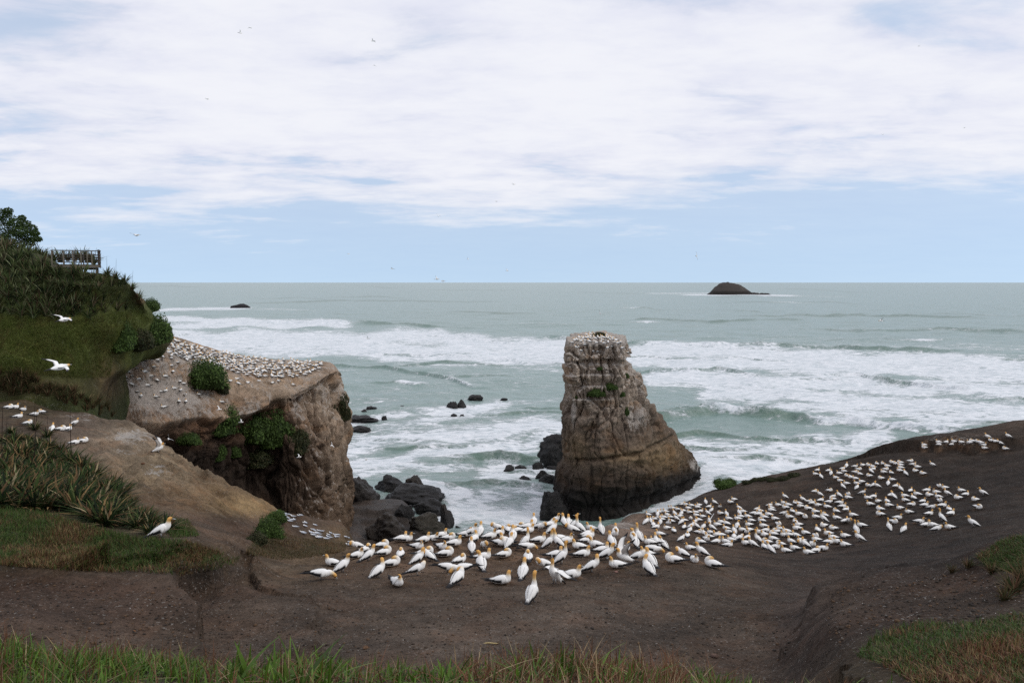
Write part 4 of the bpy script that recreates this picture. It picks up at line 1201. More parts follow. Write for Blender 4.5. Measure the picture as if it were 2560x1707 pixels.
def gannet(pose, yaw=0.0, wing='fold', lod=1):
    """parts of one gannet: {name: (V, F, C)}; facing +X, feet at the origin"""
    k = POSES[pose]
    c = (0.0, k['h'])
    sit = not k['leg'] and pose != 'F'
    axis = [rot_t((x, 0, 0), k['tilt'], c) for x, a, b in TOR]
    rad = [(a * (1.06 if sit else .92), b * (1.0 if sit else .95)) for x, a, b in TOR]
    cols = [BLK * 4] + [WHT] * (len(TOR) - 1)
    neck = k['neck']
    base = np.array([neck[0][0], 0, neck[0][1]])
    for i, (x, z, r, o) in enumerate(neck):
        p = np.array([x, 0, z])
        wgt = min(1.0, i / max(1, len(neck) - 3))
        yy = math.radians(yaw) * wgt
        d = p - base
        p = base + np.array([d[0] * math.cos(yy), d[0] * math.sin(yy), d[2]])
        axis.append(p); rad.append((r * .92, r))
        cc = WHT * (1 - min(o * 2, 1)) + BUF * min(o * 2, 1) if o < .5 else BUF * (2 - 2 * o) + OCH * (2 * o - 1)
        cols.append(cc)
    cols[-1] = cols[-1] * .45
    tip = axis[-1].copy()
    axis.append(tip + (axis[-1] - axis[-2]) * .25); rad.append((neck[-1][2] * .5, neck[-1][2] * .55)); cols.append(BLK * 6)
    seg = 10 if lod else 7
    body = tube3(axis, rad, seg, cols, n=26 if lod else 15)
    yy = math.radians(yaw)
    bx, bz = k['bill']
    bv = np.array([bx * math.cos(yy), bx * math.sin(yy), bz])
    st = axis[-1] - bv * .12
    bill = tube3([st, st + bv * .5, st + bv], [(.016, .020), (.011, .013), (.003, .003)], 6, [BILL * .75, BILL, BILL])
    res = {'body': body, 'bill': bill}
    tail = tube3([rot_t((x, 0, z), k['tilt'] * .8 if not sit else -3, (c[0] - (.02 if not sit else 0), c[1])) for x, z in ((-.26, .0), (-.38, -.006), (-.52, -.016), (-.66, -.03))],
                 [(.055, .036), (.062, .024), (.046, .014), (.008, .005)], 8, [WHT, BLK * 2, BLK, BLK])
    res['tail'] = tail
    if wing == 'fold':
        ns, nt = (14, 7) if lod else (8, 5)
        s = np.linspace(0, 1, ns)
        for side in (1, -1):
            xt = .17 - s * .70
            ra = np.interp(xt, [q[0] for q in TOR], [q[1] for q in TOR]); rb = np.interp(xt, [q[0] for q in TOR], [q[2] for q in TOR])
            ra = np.maximum(ra, .066) * 1.09 + .012; rb = np.maximum(rb, .034) * 1.07 + .012
            hi_a = np.interp(s, [0, .15, .5, .8, 1], [40, 64, 68, 70, 60]); lo_a = np.interp(s, [0, .12, .35, .6, .85, 1], [14, -22, -20, -12, 5, 40])
            ang = np.radians(lo_a[:, None] + (hi_a - lo_a)[:, None] * np.linspace(0, 1, nt)[None, :])
            Pw = np.stack([xt[:, None] + 0 * ang, side * ra[:, None] * np.cos(ang), rb[:, None] * np.sin(ang)], -1)
            Pw = rot_t(Pw, k['tilt'] * (1 - .0) if True else 0, c)
            tt = np.linspace(0, 1, nt)[None, :] * np.ones((ns, 1)); ss_ = s[:, None] * np.ones((1, nt))
            dark = ((tt < .42) & (ss_ > .16)) | (ss_ > .62) | ((tt < .58) & (ss_ > .50))
            Cw = np.where(dark[..., None], BLK, WHT)
            # feather groove lines
            Cw = Cw * (1 - .10 * ((np.abs(tt - .55) < .1) & (ss_ > .2))[..., None])
            # thickness: outer sheet and inner sheet
            inner = Pw - rot_t(np.stack([0 * ang, side * .012 * np.cos(ang), .012 * np.sin(ang)], -1), k['tilt'], (0, 0))
            V = np.concatenate([Pw.reshape(-1, 3), inner.reshape(-1, 3)])
            f = grid_faces(ns, nt)
            F = np.concatenate([f if side > 0 else f[:, ::-1], (f[:, ::-1] if side > 0 else f) + ns * nt])
            res['wing' if side > 0 else 'wing.001'] = (V, [F], np.concatenate([Cw.reshape(-1, 3)] * 2))
    else:
        # open wings: list of (x, span, z) leading edge points and chord
        lift, fold, root = wing
        root = np.array(root) if root is not None else rot_t((.10, 0, .06), k['tilt'], c)
        st = np.linspace(0, 1, 12)
        for side in (1, -1):
            span = np.interp(st, [0, .38, 1], [0.05, .36 * (1 - .25 * fold), .86 * (1 - .45 * fold)])
            zz_ = np.interp(st, [0, .38, 1], [0, .36 * math.sin(lift[0]), .36 * math.sin(lift[0]) + .52 * math.sin(lift[1])])
            sp = np.interp(st, [0, .38, 1], [0.05, .36 * math.cos(lift[0]), .36 * math.cos(lift[0]) + .52 * math.cos(lift[1])]) * (1 - .25 * fold)
            lead = np.interp(st, [0, .38, .7, 1], [.06, .14, .02, -.22 - .12 * fold])
            ch = np.interp(st, [0, .3, .6, .85, 1], [.22, .21, .17, .11, .01]) * (1 + .35 * fold)
            rows = []
            cols_ = []
            for f_ in (0, .3, .62, 1.0):
                rows.append(np.stack([lead - ch * f_, side * sp, zz_ + .014 * math.sin(f_ * PI)], -1))
                dk = (st > .74) | ((f_ > .9) & (st > .08))
                cols_.append(np.where(dk[:, None], BLK * 1.5, WHT))
            Pw = np.array(rows) + root
            low = Pw - np.array([0, 0, .010])
            f = grid_faces(4, 12)
            V = np.concatenate([Pw.reshape(-1, 3), low.reshape(-1, 3)])
            F = np.concatenate([f[:, ::-1] if side > 0 else f, (f if side > 0 else f[:, ::-1]) + 48])
            res['wing' if side > 0 else 'wing.001'] = (V, [F], np.concatenate([np.array(cols_).reshape(-1, 3)] * 2))
    if k['leg']:
        for side in (1, -1):
            top = rot_t((-.03, side * .05, -.07), k['tilt'], c)
            V, F, C = tube3([top, (0.02, side * .055, .06), (.02, side * .055, .012), (.10, side * .065, .006)], [(.022, .022), (.013, .013), (.013, .013), (.035, .006)], 6, [WHT, BLK * 3, BLK * 3, BLK * 3])
            res['leg' if side > 0 else 'leg.001'] = (V, F, C)
    return res


def wing_pose(w):
    return {'raise': ((math.radians(42), math.radians(62)), .75, None), 'half': ((math.radians(12), math.radians(-30)), .6, None), 'fly': ((math.radians(16), math.radians(2)), 0.0, (0, 0, .03)), 'flap': ((math.radians(40), math.radians(18)), .1, (0, 0, .03)),
            'down': ((math.radians(-4), math.radians(-26)), .05, (0, 0, .03))}[w]


SHAPES = {}
for key, (pose, yaw, wg) in {
    'S': ('S', 0, 'fold'), 'Sl': ('S', 55, 'fold'), 'Sr': ('S', -60, 'fold'), 'K': ('K', 0, 'fold'), 'Kl': ('K', 25, 'fold'), 'T': ('T', 0, 'fold'), 'Tl': ('T', 60, 'fold'), 'Tr': ('T', -60, 'fold'),
    'N': ('N', 0, 'fold'), 'Nl': ('N', 50, 'fold'), 'P': ('P', 20, 'fold'), 'Pl': ('P', 85, 'fold'), 'B': ('B', 10, 'fold'), 'Y': ('Y', 0, wing_pose('half')), 'W': ('T', 10, wing_pose('raise')),
    'Q': ('T', 150, 'fold')}.items():
    SHAPES[key] = gannet(pose, yaw, wg)
PART_ME = {k: {n.split('.')[0] + ('~2' if '.' in n else ''): mesh_np('gannet_' + n.split('.')[0], v[0], v[1], M_FEATHER, v[2]) for n, v in s.items()} for k, s in SHAPES.items()}
WHOLE_ME = {}
for k, s in SHAPES.items():
    V, F, C = to_quads(list(s.values()))
    WHOLE_ME[k] = mesh_np('gannet', V, F, M_FEATHER, C)
LOW = {}
for k, (pose, yaw) in {'S': ('S', 0), 'Sl': ('S', 60), 'K': ('K', 0), 'T': ('T', 0)}.items():
    LOW[k] = to_quads([v for n, v in gannet(pose, yaw, 'fold', 0).items() if not n.startswith('leg')])

CENTRAL = []   # (u, v, shape, heading)


def add_px(lst, ox, oy, s, text, region):
    for it in text.replace('\n', ' ').split(';'):
        it = it.strip()
        if it:
            a, b, k, hd = it.split(',')
            lst.append((ox + float(a) / s, oy + float(b) / s, k.strip(), float(hd), region))


add_px(CENTRAL, 750, 1300, 7.84, """400,1170,B,12;650,890,S,182;820,1020,Tr,48;1100,745,Sr,20;1130,590,P,200;1270,630,Kl,60;1330,800,T,40;1640,685,K,30;1600,540,K,20;1770,355,T,42;
1520,1130,Tl,50;1790,900,K,20;1900,1275,Sr,300""", 'c')
add_px(CENTRAL, 960, 1280, 7.84, """320,880,K,92;430,575,S,10;330,560,Sl,12;650,720,Sr,330;770,590,S,15;950,560,S,340;1110,500,S,15;1300,440,T,22;1260,550,K,20;1370,660,S,5;1130,725,Sr,300;1200,865,K,15;800,850,K,10;
650,1020,T,30;900,965,Pl,150;640,1240,Pl,10;1470,1000,K,40;1230,1180,B,352;1560,1200,B,192;1440,1430,Pl,50;1720,790,T,100;1690,480,T,20;1760,580,Sl,60;1880,475,T,70;1590,480,S,12;1970,745,P,285""", 'c')
add_px(CENTRAL, 1170, 1280, 7.84, """290,930,S,2;265,1135,Tl,110;650,1400,S,350;700,880,K,10;620,650,K,330;800,705,T,60;755,610,S,150;880,560,T,92;420,525,S,10;580,470,S,20;600,390,P,190;790,390,K,92;990,282,K,352;960,402,K,200;
1150,332,Sl,2;1170,410,S,20;1330,150,T,70;1290,265,T,92;1390,372,P,330;1690,200,T,30;1640,420,T,30;1590,290,S,10;1110,680,Nl,50;1380,600,S,10;1130,760,B,20;1180,950,K,100;1075,1300,T,86""", 'c')
add_px(CENTRAL, 1250, 1360, 7.84, "620,1125,N,58;1080,770,Y,215;860,500,Pl,200;1190,390,N,30;1080,255,Sl,10;1400,662,S,10;1780,548,Tl,20;1610,248,S,5", 'c')
add_px(CENTRAL, 1370, 1280, 7.84, """0,700,N,25;210,705,N,152;240,560,S,200;350,612,S,10;620,720,S,172;330,290,T,120;420,300,T,100;500,340,N,30;640,405,N,150;500,425,P,170;770,285,T,112;860,360,S,170;1045,430,N,100;760,472,Sl,20;
790,510,S,15;740,602,K,10;950,682,S,170;1320,465,T,80;1300,532,T,300;1255,670,T,100;1790,565,N,122;1660,492,T,80;1680,582,T,92;1720,680,T,92;1470,775,S,10;1050,792,Sl,10;1130,930,T,10;1500,1005,W,190;1360,1088,S,182;1750,968,Pl,352""", 'c')
add_px(CENTRAL, 1580, 1300, 7.84, """300,705,S,172;375,905,T,110;330,1065,T,120;400,650,B,350;360,482,S,170;430,432,S,150;490,500,T,100;620,560,Tl,122;830,832,K,170;1000,745,Pl,150;1150,582,S,170;1220,822,S,272;1380,705,T,160;1600,920,K,142;960,425,P,20""", 'c')
LEFT = []
add_px(LEFT, 0, 1000, 7.54, "270,165,S,10;435,205,S,330;340,340,Sl,20;160,165,K,20;520,465,K,40;650,292,S,8;800,252,K,172;980,605,T,100;1140,580,K,10;1270,582,Sl,60;1400,485,T,20;1400,835,S,20;1560,802,K,15", 'l')
LEFT.append((396, 1131, 'W', 30, 'l'))
LEFT.append((402, 1343, 'T', 12, 'l'))
RIGHT = []
add_px(RIGHT, 1600, 1230, 9.8, """140,795,T,50;265,755,T,95;215,580,S,150;450,515,S,20;640,505,S,170;430,595,T,80;360,685,K,150;325,835,T,90;385,895,Sl,20;500,790,T,80;455,645,S,10;540,695,S,170;600,645,S,160;680,585,S,150;750,640,K,150;855,575,T,120;
1010,580,T,60;900,695,T,140;980,615,S,200;820,420,S,160;925,445,K,150;760,355,S,180;1030,325,S,20;1120,325,K,160;1060,485,S,170;1190,420,S,170;1270,355,S,160;1220,520,K,150;770,745,S,160;690,835,T,300;665,910,S,200;830,985,K,90;
500,1070,S,160;1010,795,T,40;1090,725,S,190;1080,895,T,70;1240,665,K,260;1385,595,S,170;1370,525,S,160;1470,495,S,10;1415,395,S,160;1450,345,S,200;1610,295,T,90;1835,300,T,150;1680,385,Sl,20;1740,500,P,40;1670,565,T,140;1700,775,W,100;
1540,625,S,180;1340,795,T,40;1440,715,S,170;1390,895,T,140;1545,920,Tr,40;1780,935,T,130;1210,1005,T,40;1240,895,P,20;1160,1105,K,90;1420,1015,K,350;1590,1095,T,110;1740,1025,S,170;1620,1185,S,300;1700,1135,S,180;1490,1265,K,160;1900,1090,S,170;1860,1255,S,20""", 'r')
add_px(RIGHT, 1780, 1230, 9.8, """190,415,T,270;360,590,W,100;215,545,K,170;460,270,K,170;545,205,S,180;140,835,S,170;240,775,S,170;370,805,S,140;420,685,S,160;360,925,S,150;420,1015,S,170;550,1020,T,100;480,1205,S,160;540,1130,T,70;615,890,Tr,60;650,1200,P,20;
680,445,T,150;770,505,S,170;670,555,T,100;715,640,S,170;640,685,S,170;890,635,S,150;970,730,S,170;1100,445,S,20;1180,495,K,160;1020,555,S,350;1130,575,S,10;1230,735,K,140;1290,650,K,160;1400,585,S,160;1400,350,S,10;1460,415,S,150;
1470,475,S,150;1550,685,S,170;1630,345,S,170;1770,295,S,160;1880,345,S,160;1810,405,K,160;1740,590,P,330;1910,645,K,160;1620,815,K,270;1690,935,K,160;1800,165,N,150;1600,1005,K,160;1520,1065,K,150;910,835,S,190;760,965,S,160;920,965,S,200;
850,1055,T,270;850,1155,S,30;850,1295,S,180;1010,1350,T,150;1270,865,S,170;1300,975,S,350;1190,1025,S,150;1140,1250,N,140;1300,1085,S,190;1360,1265,K,160;1510,1185,S,160;1540,1385,S,0;1300,1395,S,110;1440,1490,T,120;1690,1315,K,150;1820,1480,S,170;
1840,1005,S,170;1780,1085,S,180;230,1090,K,160;120,1085,S,190;90,1255,S,10;350,1255,S,150;380,1340,S,350""", 'r')
add_px(RIGHT, 1960, 1230, 9.8, """270,295,K,90;370,305,S,160;410,375,S,170;470,230,N,150;600,255,K,340;690,305,S,10;600,435,K,150;890,105,T,140;890,235,S,10;1090,275,S,350;840,350,S,180;1070,395,S,160;1200,135,S,10;1200,200,K,170;1360,125,T,120;1570,75,K,270;
1580,165,S,170;1350,295,S,350;1420,385,S,350;210,505,K,90;380,575,S,160;515,640,K,270;780,515,K,160;790,645,S,160;980,740,N,150;980,855,K,200;1015,605,K,110;1290,505,K,120;1510,465,K,30;1300,670,T,150;1700,600,S,160;1480,745,Sl,20;1600,770,P,250;
280,765,K,95;360,835,S,200;320,925,S,190;540,1040,T,150;830,970,T,100;1220,925,K,170;770,1105,K,270;800,1205,S,170;1090,1055,S,190;1210,1155,S,180;1500,1115,S,180;1770,1010,N,90;1860,1200,T,150;1910,855,S,160;1330,1255,S,160;1500,1330,T,180;1080,1265,K,350;
700,1315,S,270;940,1425,S,340;270,1415,S,170;540,1360,T,140;430,1225,S,190;440,1325,P,190;600,1525,S,170;770,1475,K,20;300,1095,T,150;190,1250,T,140;140,1085,S,160;80,1005,S,160""", 'r')
add_px(RIGHT, 2020, 1130, 9.8, """190,565,S,160;320,645,T,100;220,470,S,20;490,480,S,20;560,570,T,60;770,545,S,170;840,430,S,10;890,495,K,150;940,385,T,60;1140,378,S,350;690,655,S,160;790,725,S,170;950,795,S,170;970,605,K,170;1060,645,S,170;1170,675,S,150;1140,515,K,340;
1230,445,K,340;1280,565,S,120;1340,345,S,200;1500,345,K,170;1600,385,S,160;1690,315,K,90;1850,315,K,110;1590,445,S,20;1550,515,T,110;1510,605,K,170;1860,515,S,160;1890,445,K,350;1800,665,K,170;1200,795,S,150;1320,750,S,180;860,890,T,110;1190,920,Tl,40;
1490,845,K,170;1590,860,N,20;1710,880,N,160;150,990,K,20;510,965,K,350;1320,1045,P,340;1470,1155,S,160;1590,1125,S,20;1720,1235,S,190;1530,1305,S,160;1780,1430,K,150;1780,1555,K,160""", 'r')
add_px(RIGHT, 2200, 1140, 7.0, """130,192,S,170;220,128,K,170;280,148,K,160;360,132,K,150;360,175,S,170;370,222,S,160;350,272,S,160;200,312,K,100;220,432,S,160;140,515,T,60;265,545,Sl,20;365,610,T,100;450,338,T,100;620,275,K,190;755,322,K,170;520,105,K,340;570,165,S,340;660,208,S,170;
920,185,W,180;530,630,T,40;660,690,S,150;810,625,S,0;870,705,K,170;1030,542,K,270;1140,575,S,180;990,655,S,170;1190,695,T,150;1030,735,S,150;1040,798,K,270;1430,625,S,160;1490,695,S,10;1370,755,K,180;1670,785,K,190;1810,690,T,170;1705,920,K,300;180,705,S,20;
240,745,T,110;440,722,S,170;590,755,T,100;130,815,T,100;160,885,S,160;450,795,S,150;540,872,K,350;350,932,S,180;510,1002,S,170;740,815,S,10;770,885,S,350;1080,893,S,0;1210,955,K,80;890,945,P,330;850,1035,S,10;1230,1035,S,20;1090,1140,N,120;680,1175,S,340;
790,1235,S,10;930,1235,S,160;980,1335,P,340;1220,1275,S,180;1640,1240,T,150;300,1105,S,350;230,1175,K,300;160,1300,N,95;410,1340,T,40""", 'r')
add_px(RIGHT, 2280, 1040, 7.0, """220,525,S,170;225,568,K,170;470,475,S,160;465,515,S,10;590,475,S,20;740,465,S,160;690,515,S,20;870,475,S,170;1010,480,S,170;1060,455,K,160;1160,465,K,170;1210,485,S,160;1240,525,S,340;1270,578,S,170;1330,395,B,160;1390,444,S,170;1460,460,S,170;1545,505,T,150;
1640,590,K,150;1690,385,T,160""", 'r')

# birds sit where the line of sight meets the ground; nest mounds are raised under sitting birds first
spots = []
for (u, v, k, hd, reg) in CENTRAL + LEFT + RIGHT:
    p = on_ground(u, v)
    if p is None or p.z < 2:
        p = on_ground(u, v + 6)
    if p is None or p.z < 2:
        continue
    spots.append([u, v, k, hd, reg, p])
gx, gy = G[..., 0], G[..., 1]
bump = np.zeros(gx.shape)
for (u, v, k, hd, reg, p) in spots:
    if k[0] in 'SK' and reg in 'cr':
        ci = int((u + 260) / 3080 * (NC - 1)); w_ = 14
        ri = int(np.searchsorted(Ds, p.y))
        sl = (slice(max(ri - 14, 0), ri + 14), slice(max(ci - w_, 0), ci + w_))
        d2 = (gx[sl] - p.x) ** 2 + (gy[sl] - p.y) ** 2
        bump[sl] = np.maximum(bump[sl], 0.17 * np.exp(-(d2 / 0.36 ** 2) ** 1.5))
G[..., 2] += bump * (0.8 + 0.4 * fbm(np.stack([gx, gy, gx * 0], -1) * 5, 2, s=401))
gu_, gv_ = proj(G)
bump_ = bump
G_BVH = ground_bvh()
_paint0 = paint_ground


def paint_ground():
    c, g = _paint0()
    k_ = np.clip(bump_ / 0.12, 0, 1)[..., None] * 0.8
    return c * (1 - k_) + np.array((0.125, 0.080, 0.050)) * k_, g


build_ground()

# nearest 300 or so stand as birds of their own, the rest of the crowd is one flock
spots.sort(key=lambda q: (q[4] == 'r', q[5].y))
IND = spots[:318]
REST = spots[318:]

FACING = {0: 'facing right', 1: 'facing away right', 2: 'facing away', 3: 'facing away left', 4: 'facing left', 5: 'facing forward left', 6: 'facing us', 7: 'facing forward right'}
POSEW = {'S': 'sitting', 'K': 'asleep', 'T': 'standing', 'N': 'stretching its neck', 'P': 'preening', 'B': 'bowing low', 'Y': 'pointing its bill skywards', 'W': 'with raised wings'}
ORD = ['', 'second', 'third', 'fourth', 'fifth', 'sixth', 'seventh', 'eighth', 'ninth', 'tenth', 'eleventh', 'twelfth', 'thirteenth', 'fourteenth', 'fifteenth', 'sixteenth', 'seventeenth', 'eighteenth', 'nineteenth', 'twentieth']


def zone(u, v, reg):
    if reg == 'l':
        if v > 1300: return 'alone on grassy bank by the flax'
        if v > 1128 and u > 300: return 'on the bare ridge edge'
        return 'by the flax up the ridge'
    if reg == 'c':
        dep = 'front' if v > 1400 + (0 if u < 1560 else -12) else ('middle' if v > 1352 else 'back')
        return dep + ' of near colony' + (' at left end' if u < 1000 else ' before boulders' if u < 1230 else ' centre' if u < 1420 else ' before stack' if u < 1580 else ' at right end')
    dep = 'bottom' if v > 1345 else 'lower part' if v > 1300 else 'middle' if v > 1250 else 'top'
    return dep + ' of slope colony' + (' nearest stack' if u < 1760 else ' left half' if u < 1980 else ' centre' if u < 2170 else ' right half')


bucket = {}
for q in IND:
    f = int(((q[3] % 360) + 22.5) // 45) % 8
    key = (q[2][0], f, zone(q[0], q[1], q[4]))
    bucket.setdefault(key, []).append(q)
GROUPS = {'c': 'gannets of the near colony', 'l': 'gannets on the left ridge', 'r': 'gannets of the slope colony'}
rj = np.random.default_rng(11)
for key, qs in bucket.items():
    qs.sort(key=lambda q: q[0])
    for i, q in enumerate(qs):
        u, v, k, hd, reg, p0 = q
        p = on_ground(u, v) or p0
        lab = 'gannet %s %s, %s' % (POSEW[k[0]], FACING[key[1]], key[2])
        if len(qs) > 1:
            lab += ', leftmost of %d' % len(qs) if i == 0 else ', rightmost of %d' % len(qs) if i == len(qs) - 1 else ', %s from left' % ORD[i]
        s = rj.uniform(0.93, 1.04) if reg != 'r' else rj.uniform(1.12, 1.25)
        kk_ = k
        if kk_ not in SHAPES:
            kk_ = k[0]
        if k == 'T' and reg == 'r' and rj.random() < 0.35:
            kk_ = 'S'
        elif k in ('S', 'K', 'T') and rj.random() < 0.3:
            kk_ = {'S': rj.choice(['S', 'Sl', 'Sr']), 'K': 'Kl', 'T': rj.choice(['T', 'Tl', 'Tr'])}[k]
        z = p.z - 0.015 + (0.0 if k[0] in 'SK' else 0.0)
        rz = math.radians(hd) + rj.normal(0, 0.10)
        if reg != 'r':
            e = bpy.data.objects.new('gannet', None)
            COL.objects.link(e)
            e.location = (p.x, p.y, z); e.rotation_euler = (0, 0, rz); e.scale = (s, s, s)
            e.empty_display_size = 0.2
            for n, me in PART_ME[kk_].items():
                link(n.split('~')[0], me, e)
            o = e
        else:
            o = link('gannet', WHOLE_ME[kk_], None, (p.x, p.y, z), rz, s)
        tag(o, lab, 'gannet', GROUPS[reg])

# the far flock: headland, stack top and the remote end of the slope
FV, FF3, FF4, FC, off = [], [], [], [], 0


def flock_add(p, hd, k, s=1.0):
    global off
    V, F, C = LOW[k]
    a = math.radians(hd)
    R = np.array([[math.cos(a), -math.sin(a), 0], [math.sin(a), math.cos(a), 0], [0, 0, 1]])
    FV.append(V @ R.T * s + np.array([p[0], p[1], p[2]])); FC.append(C)
    for f in F:
        (FF4 if f.shape[1] == 4 else FF3).append(f + off)
    off += len(V)


for (u, v, k, hd, reg, p0) in REST:
    p = on_ground(u, v) or p0
    flock_add((p.x, p.y, p.z - 0.02), hd, k[0] if k[0] in LOW else 'T', 1.12)
sparse = """920,1075;970,1065;790,1105;790,1135;750,1165;890,1160;835,1185;815,1220;860,1210;740,1245;700,1275;1025,1240;895,1310;1045,1310;1080,1305;1020,1345;1210,1335;1170,1375;1215,1375;1070,1410;1175,1245;1200,1258;1060,1085;1120,1075;1030,1105;1120,1092;1220,1105;
1450,1378;1915,1268;1550,1226;1040,1030;1075,1012;1060,935;1110,980;1190,1010;1255,1030;1215,1065;1270,1070;1310,1065;820,1085;870,1100;930,1110;985,1100;1005,1150;945,1180;905,1230;960,1270;1120,1140;1160,1120;1130,1180;1080,1210;985,1210;1140,1290;860,1270;800,1300;920,1340;1180,1300;1300,1330;1620,1250;1690,1240;1780,1250;1820,1240;1500,1240;1560,1262"""
fl = [(float(a) / 2.6133, 480 + float(b) / 2.6133) for a, b in (it.split(',') for it in sparse.replace('\n', ' ').split(';'))]
dense = sample_poly([(402, 836), (430, 848), (480, 864), (560, 886), (680, 901), (806, 906), (800, 928), (740, 945), (640, 944), (545, 924), (480, 905), (430, 888), (396, 872)], 900)
keep = []
for q in dense:
    if all((q[0] - w_[0]) ** 2 + ((q[1] - w_[1]) * 2.2) ** 2 > 7.5 ** 2 for w_ in keep) and rng.random() < (1 if q[1] < 925 else 0.55):
        keep.append(q)
for (u, v) in fl + [tuple(q) for q in keep]:
    h = HG_BVH.ray_cast(Vector((0, 0, H)), rayfrom(u, v))[0]
    if h is None:
        continue
    flock_add((h.x, h.y, h.z - 0.02), rng.normal(165, 35) if rng.random() < .75 else rng.uniform(0, 360), rng.choice(['S', 'S', 'Sl', 'K', 'T']), rng.uniform(1.05, 1.18))
top = sample_poly([(1412, 872), (1424, 856), (1470, 838), (1495, 834), (1540, 848), (1572, 872), (1570, 884), (1520, 884), (1430, 880)], 1500)
keep = []
for q in top:
    h = ST_BVH.ray_cast(Vector((0, 0, H)), rayfrom(*q))
    if h[0] is None or abs(h[1].z) < 0.7 or h[0].z < 28.5:
        continue
    if all((h[0].x - w_.x) ** 2 + (h[0].y - w_.y) ** 2 > 0.56 ** 2 for w_ in keep):
        keep.append(h[0])
for h in keep[:340]:
    flock_add((h.x, h.y, h.z - 0.02), rng.normal(165, 40), rng.choice(['S', 'S', 'K', 'T']), rng.uniform(1.1, 1.25))
me = mesh_np('gannet_flock', np.concatenate(FV), [np.concatenate(FF4), np.concatenate(FF3)], M_FEATHER, np.concatenate(FC))
tag(link('gannet_flock', me), 'distant white gannets crowding the headland, the stack top and the far slope', None, None, 'stuff')

# ------------------------------------------------------------------ terns in the gully mouth
GREYT = np.array((0.50, 0.53, 0.58))
tb = tube3([(-.16, 0, .07), (-.10, 0, .085), (-.02, 0, .095), (.07, 0, .105), (.12, 0, .125), (.155, 0, .155), (.185, 0, .165), (.21, 0, .160)], [(.012, .012), (.032, .028), (.050, .046), (.050, .050), (.036, .038), (.028, .030), (.026, .028), (.012, .012)], 8,
           [GREYT, GREYT, GREYT * 1.05, WHT, WHT, WHT, BLK * 8, BLK * 3], n=14)
tw = []
for sd_ in (1, -1):
    tw.append(tube3([(.09, sd_ * .048, .115), (-.02, sd_ * .052, .105), (-.14, sd_ * .03, .088), (-.27, sd_ * .012, .075)], [(.012, .03), (.014, .042), (.012, .026), (.004, .006)], 6, [GREYT, GREYT, GREYT * .9, BLK * 6], n=8))
tbill = tube3([(.205, 0, .160), (.235, 0, .157), (.265, 0, .152)], [.010, .007, .002], 5, [BLK] * 3)
V, F, C = to_quads([tb] + tw + [tbill])
TERN = mesh_np('tern', V, F, M_FEATHER, C)
TP = []
add_px(TP, 0, 960, 2.1, """1455,685,S,0;1465,678,S,0;1490,694,S,0;1475,704,S,0;1497,686,S,0;1515,688,S,0;1530,694,S,0;1545,714,S,0;1520,724,S,0;1540,698,S,0;1568,694,S,0;1580,692,S,0;1600,732,S,0;1602,748,S,0;1550,754,S,0;1590,784,S,0;1480,718,S,0;1508,708,S,0;1532,718,S,0""", 't')
add_px(TP, 750, 1300, 7.84, """110,65,S,0;105,130,S,0;60,270,S,0;250,195,S,0;290,220,S,0;215,265,S,0;265,310,S,0;310,280,S,0;375,225,S,0;430,235,S,0;380,290,S,0;340,265,S,0;388,345,S,0;360,360,S,0;540,335,S,0;560,300,S,0;600,265,S,0;585,355,S,0;515,380,S,0;680,300,S,0;742,300,S,0;725,340,S,0;690,335,S,0;295,110,S,0;890,340,S,0;945,355,S,0;955,440,S,0;1030,445,S,0;1080,420,S,0;1010,498,S,0;960,505,S,0""", 't')
TP.sort()
tz_ = {}
for (u, v, k, hd, reg) in TP:
    zz_ = 'upper scatter on the earthy slope' if u < 765 else ('back row of the huddle under the headland' if v < 1333 else 'front row of the huddle under the headland') if u < 850 else 'small party right of the huddle'
    tz_.setdefault(zz_, []).append((u, v))
ORD2 = ORD + ['twenty-first', 'twenty-second', 'twenty-third', 'twenty-fourth', 'twenty-fifth']
for zz_, qs in tz_.items():
    for i, (u, v) in enumerate(qs):
        p = on_ground(u, v)
        if p is None or p.y > 100:
            continue
        o = link('tern', TERN, None, (p.x, p.y, p.z - .02), math.radians(rng.normal(165, 20)), rng.uniform(.95, 1.1) * 1.08)
        tag(o, 'small grey tern, %s, %s' % (zz_, 'leftmost' if i == 0 else 'rightmost' if i == len(qs) - 1 else ORD2[i] + ' from left'), 'tern', 'terns in the gully mouth')

# ------------------------------------------------------------------ birds in the air
FLY = {}
for w_ in ('fly', 'flap', 'down'):
    FLY[w_] = {n: mesh_np('flying_' + n.split('.')[0], v[0], v[1], M_FEATHER, v[2]) for n, v in gannet('F', 0, wing_pose(w_)).items()}


def flyer(u, v, D, hd, w_, bank, label, s=1.0, pitch=0, grp='gannets in flight', cat='gannet'):
    e = bpy.data.objects.new('flying_gannet', None)
    COL.objects.link(e)
    e.empty_display_size = 0.2
    p = P(u, v, D)
    e.location = p; e.scale = (s, s, s)
    e.rotation_euler = (Matrix.Rotation(math.radians(hd), 3, 'Z') @ Matrix.Rotation(math.radians(pitch), 3, 'Y') @ Matrix.Rotation(math.radians(bank), 3, 'X')).to_euler()
    for n, me in FLY[w_].items():
        link(n.split('.')[0], me, e)
    tag(e, label, cat, grp)


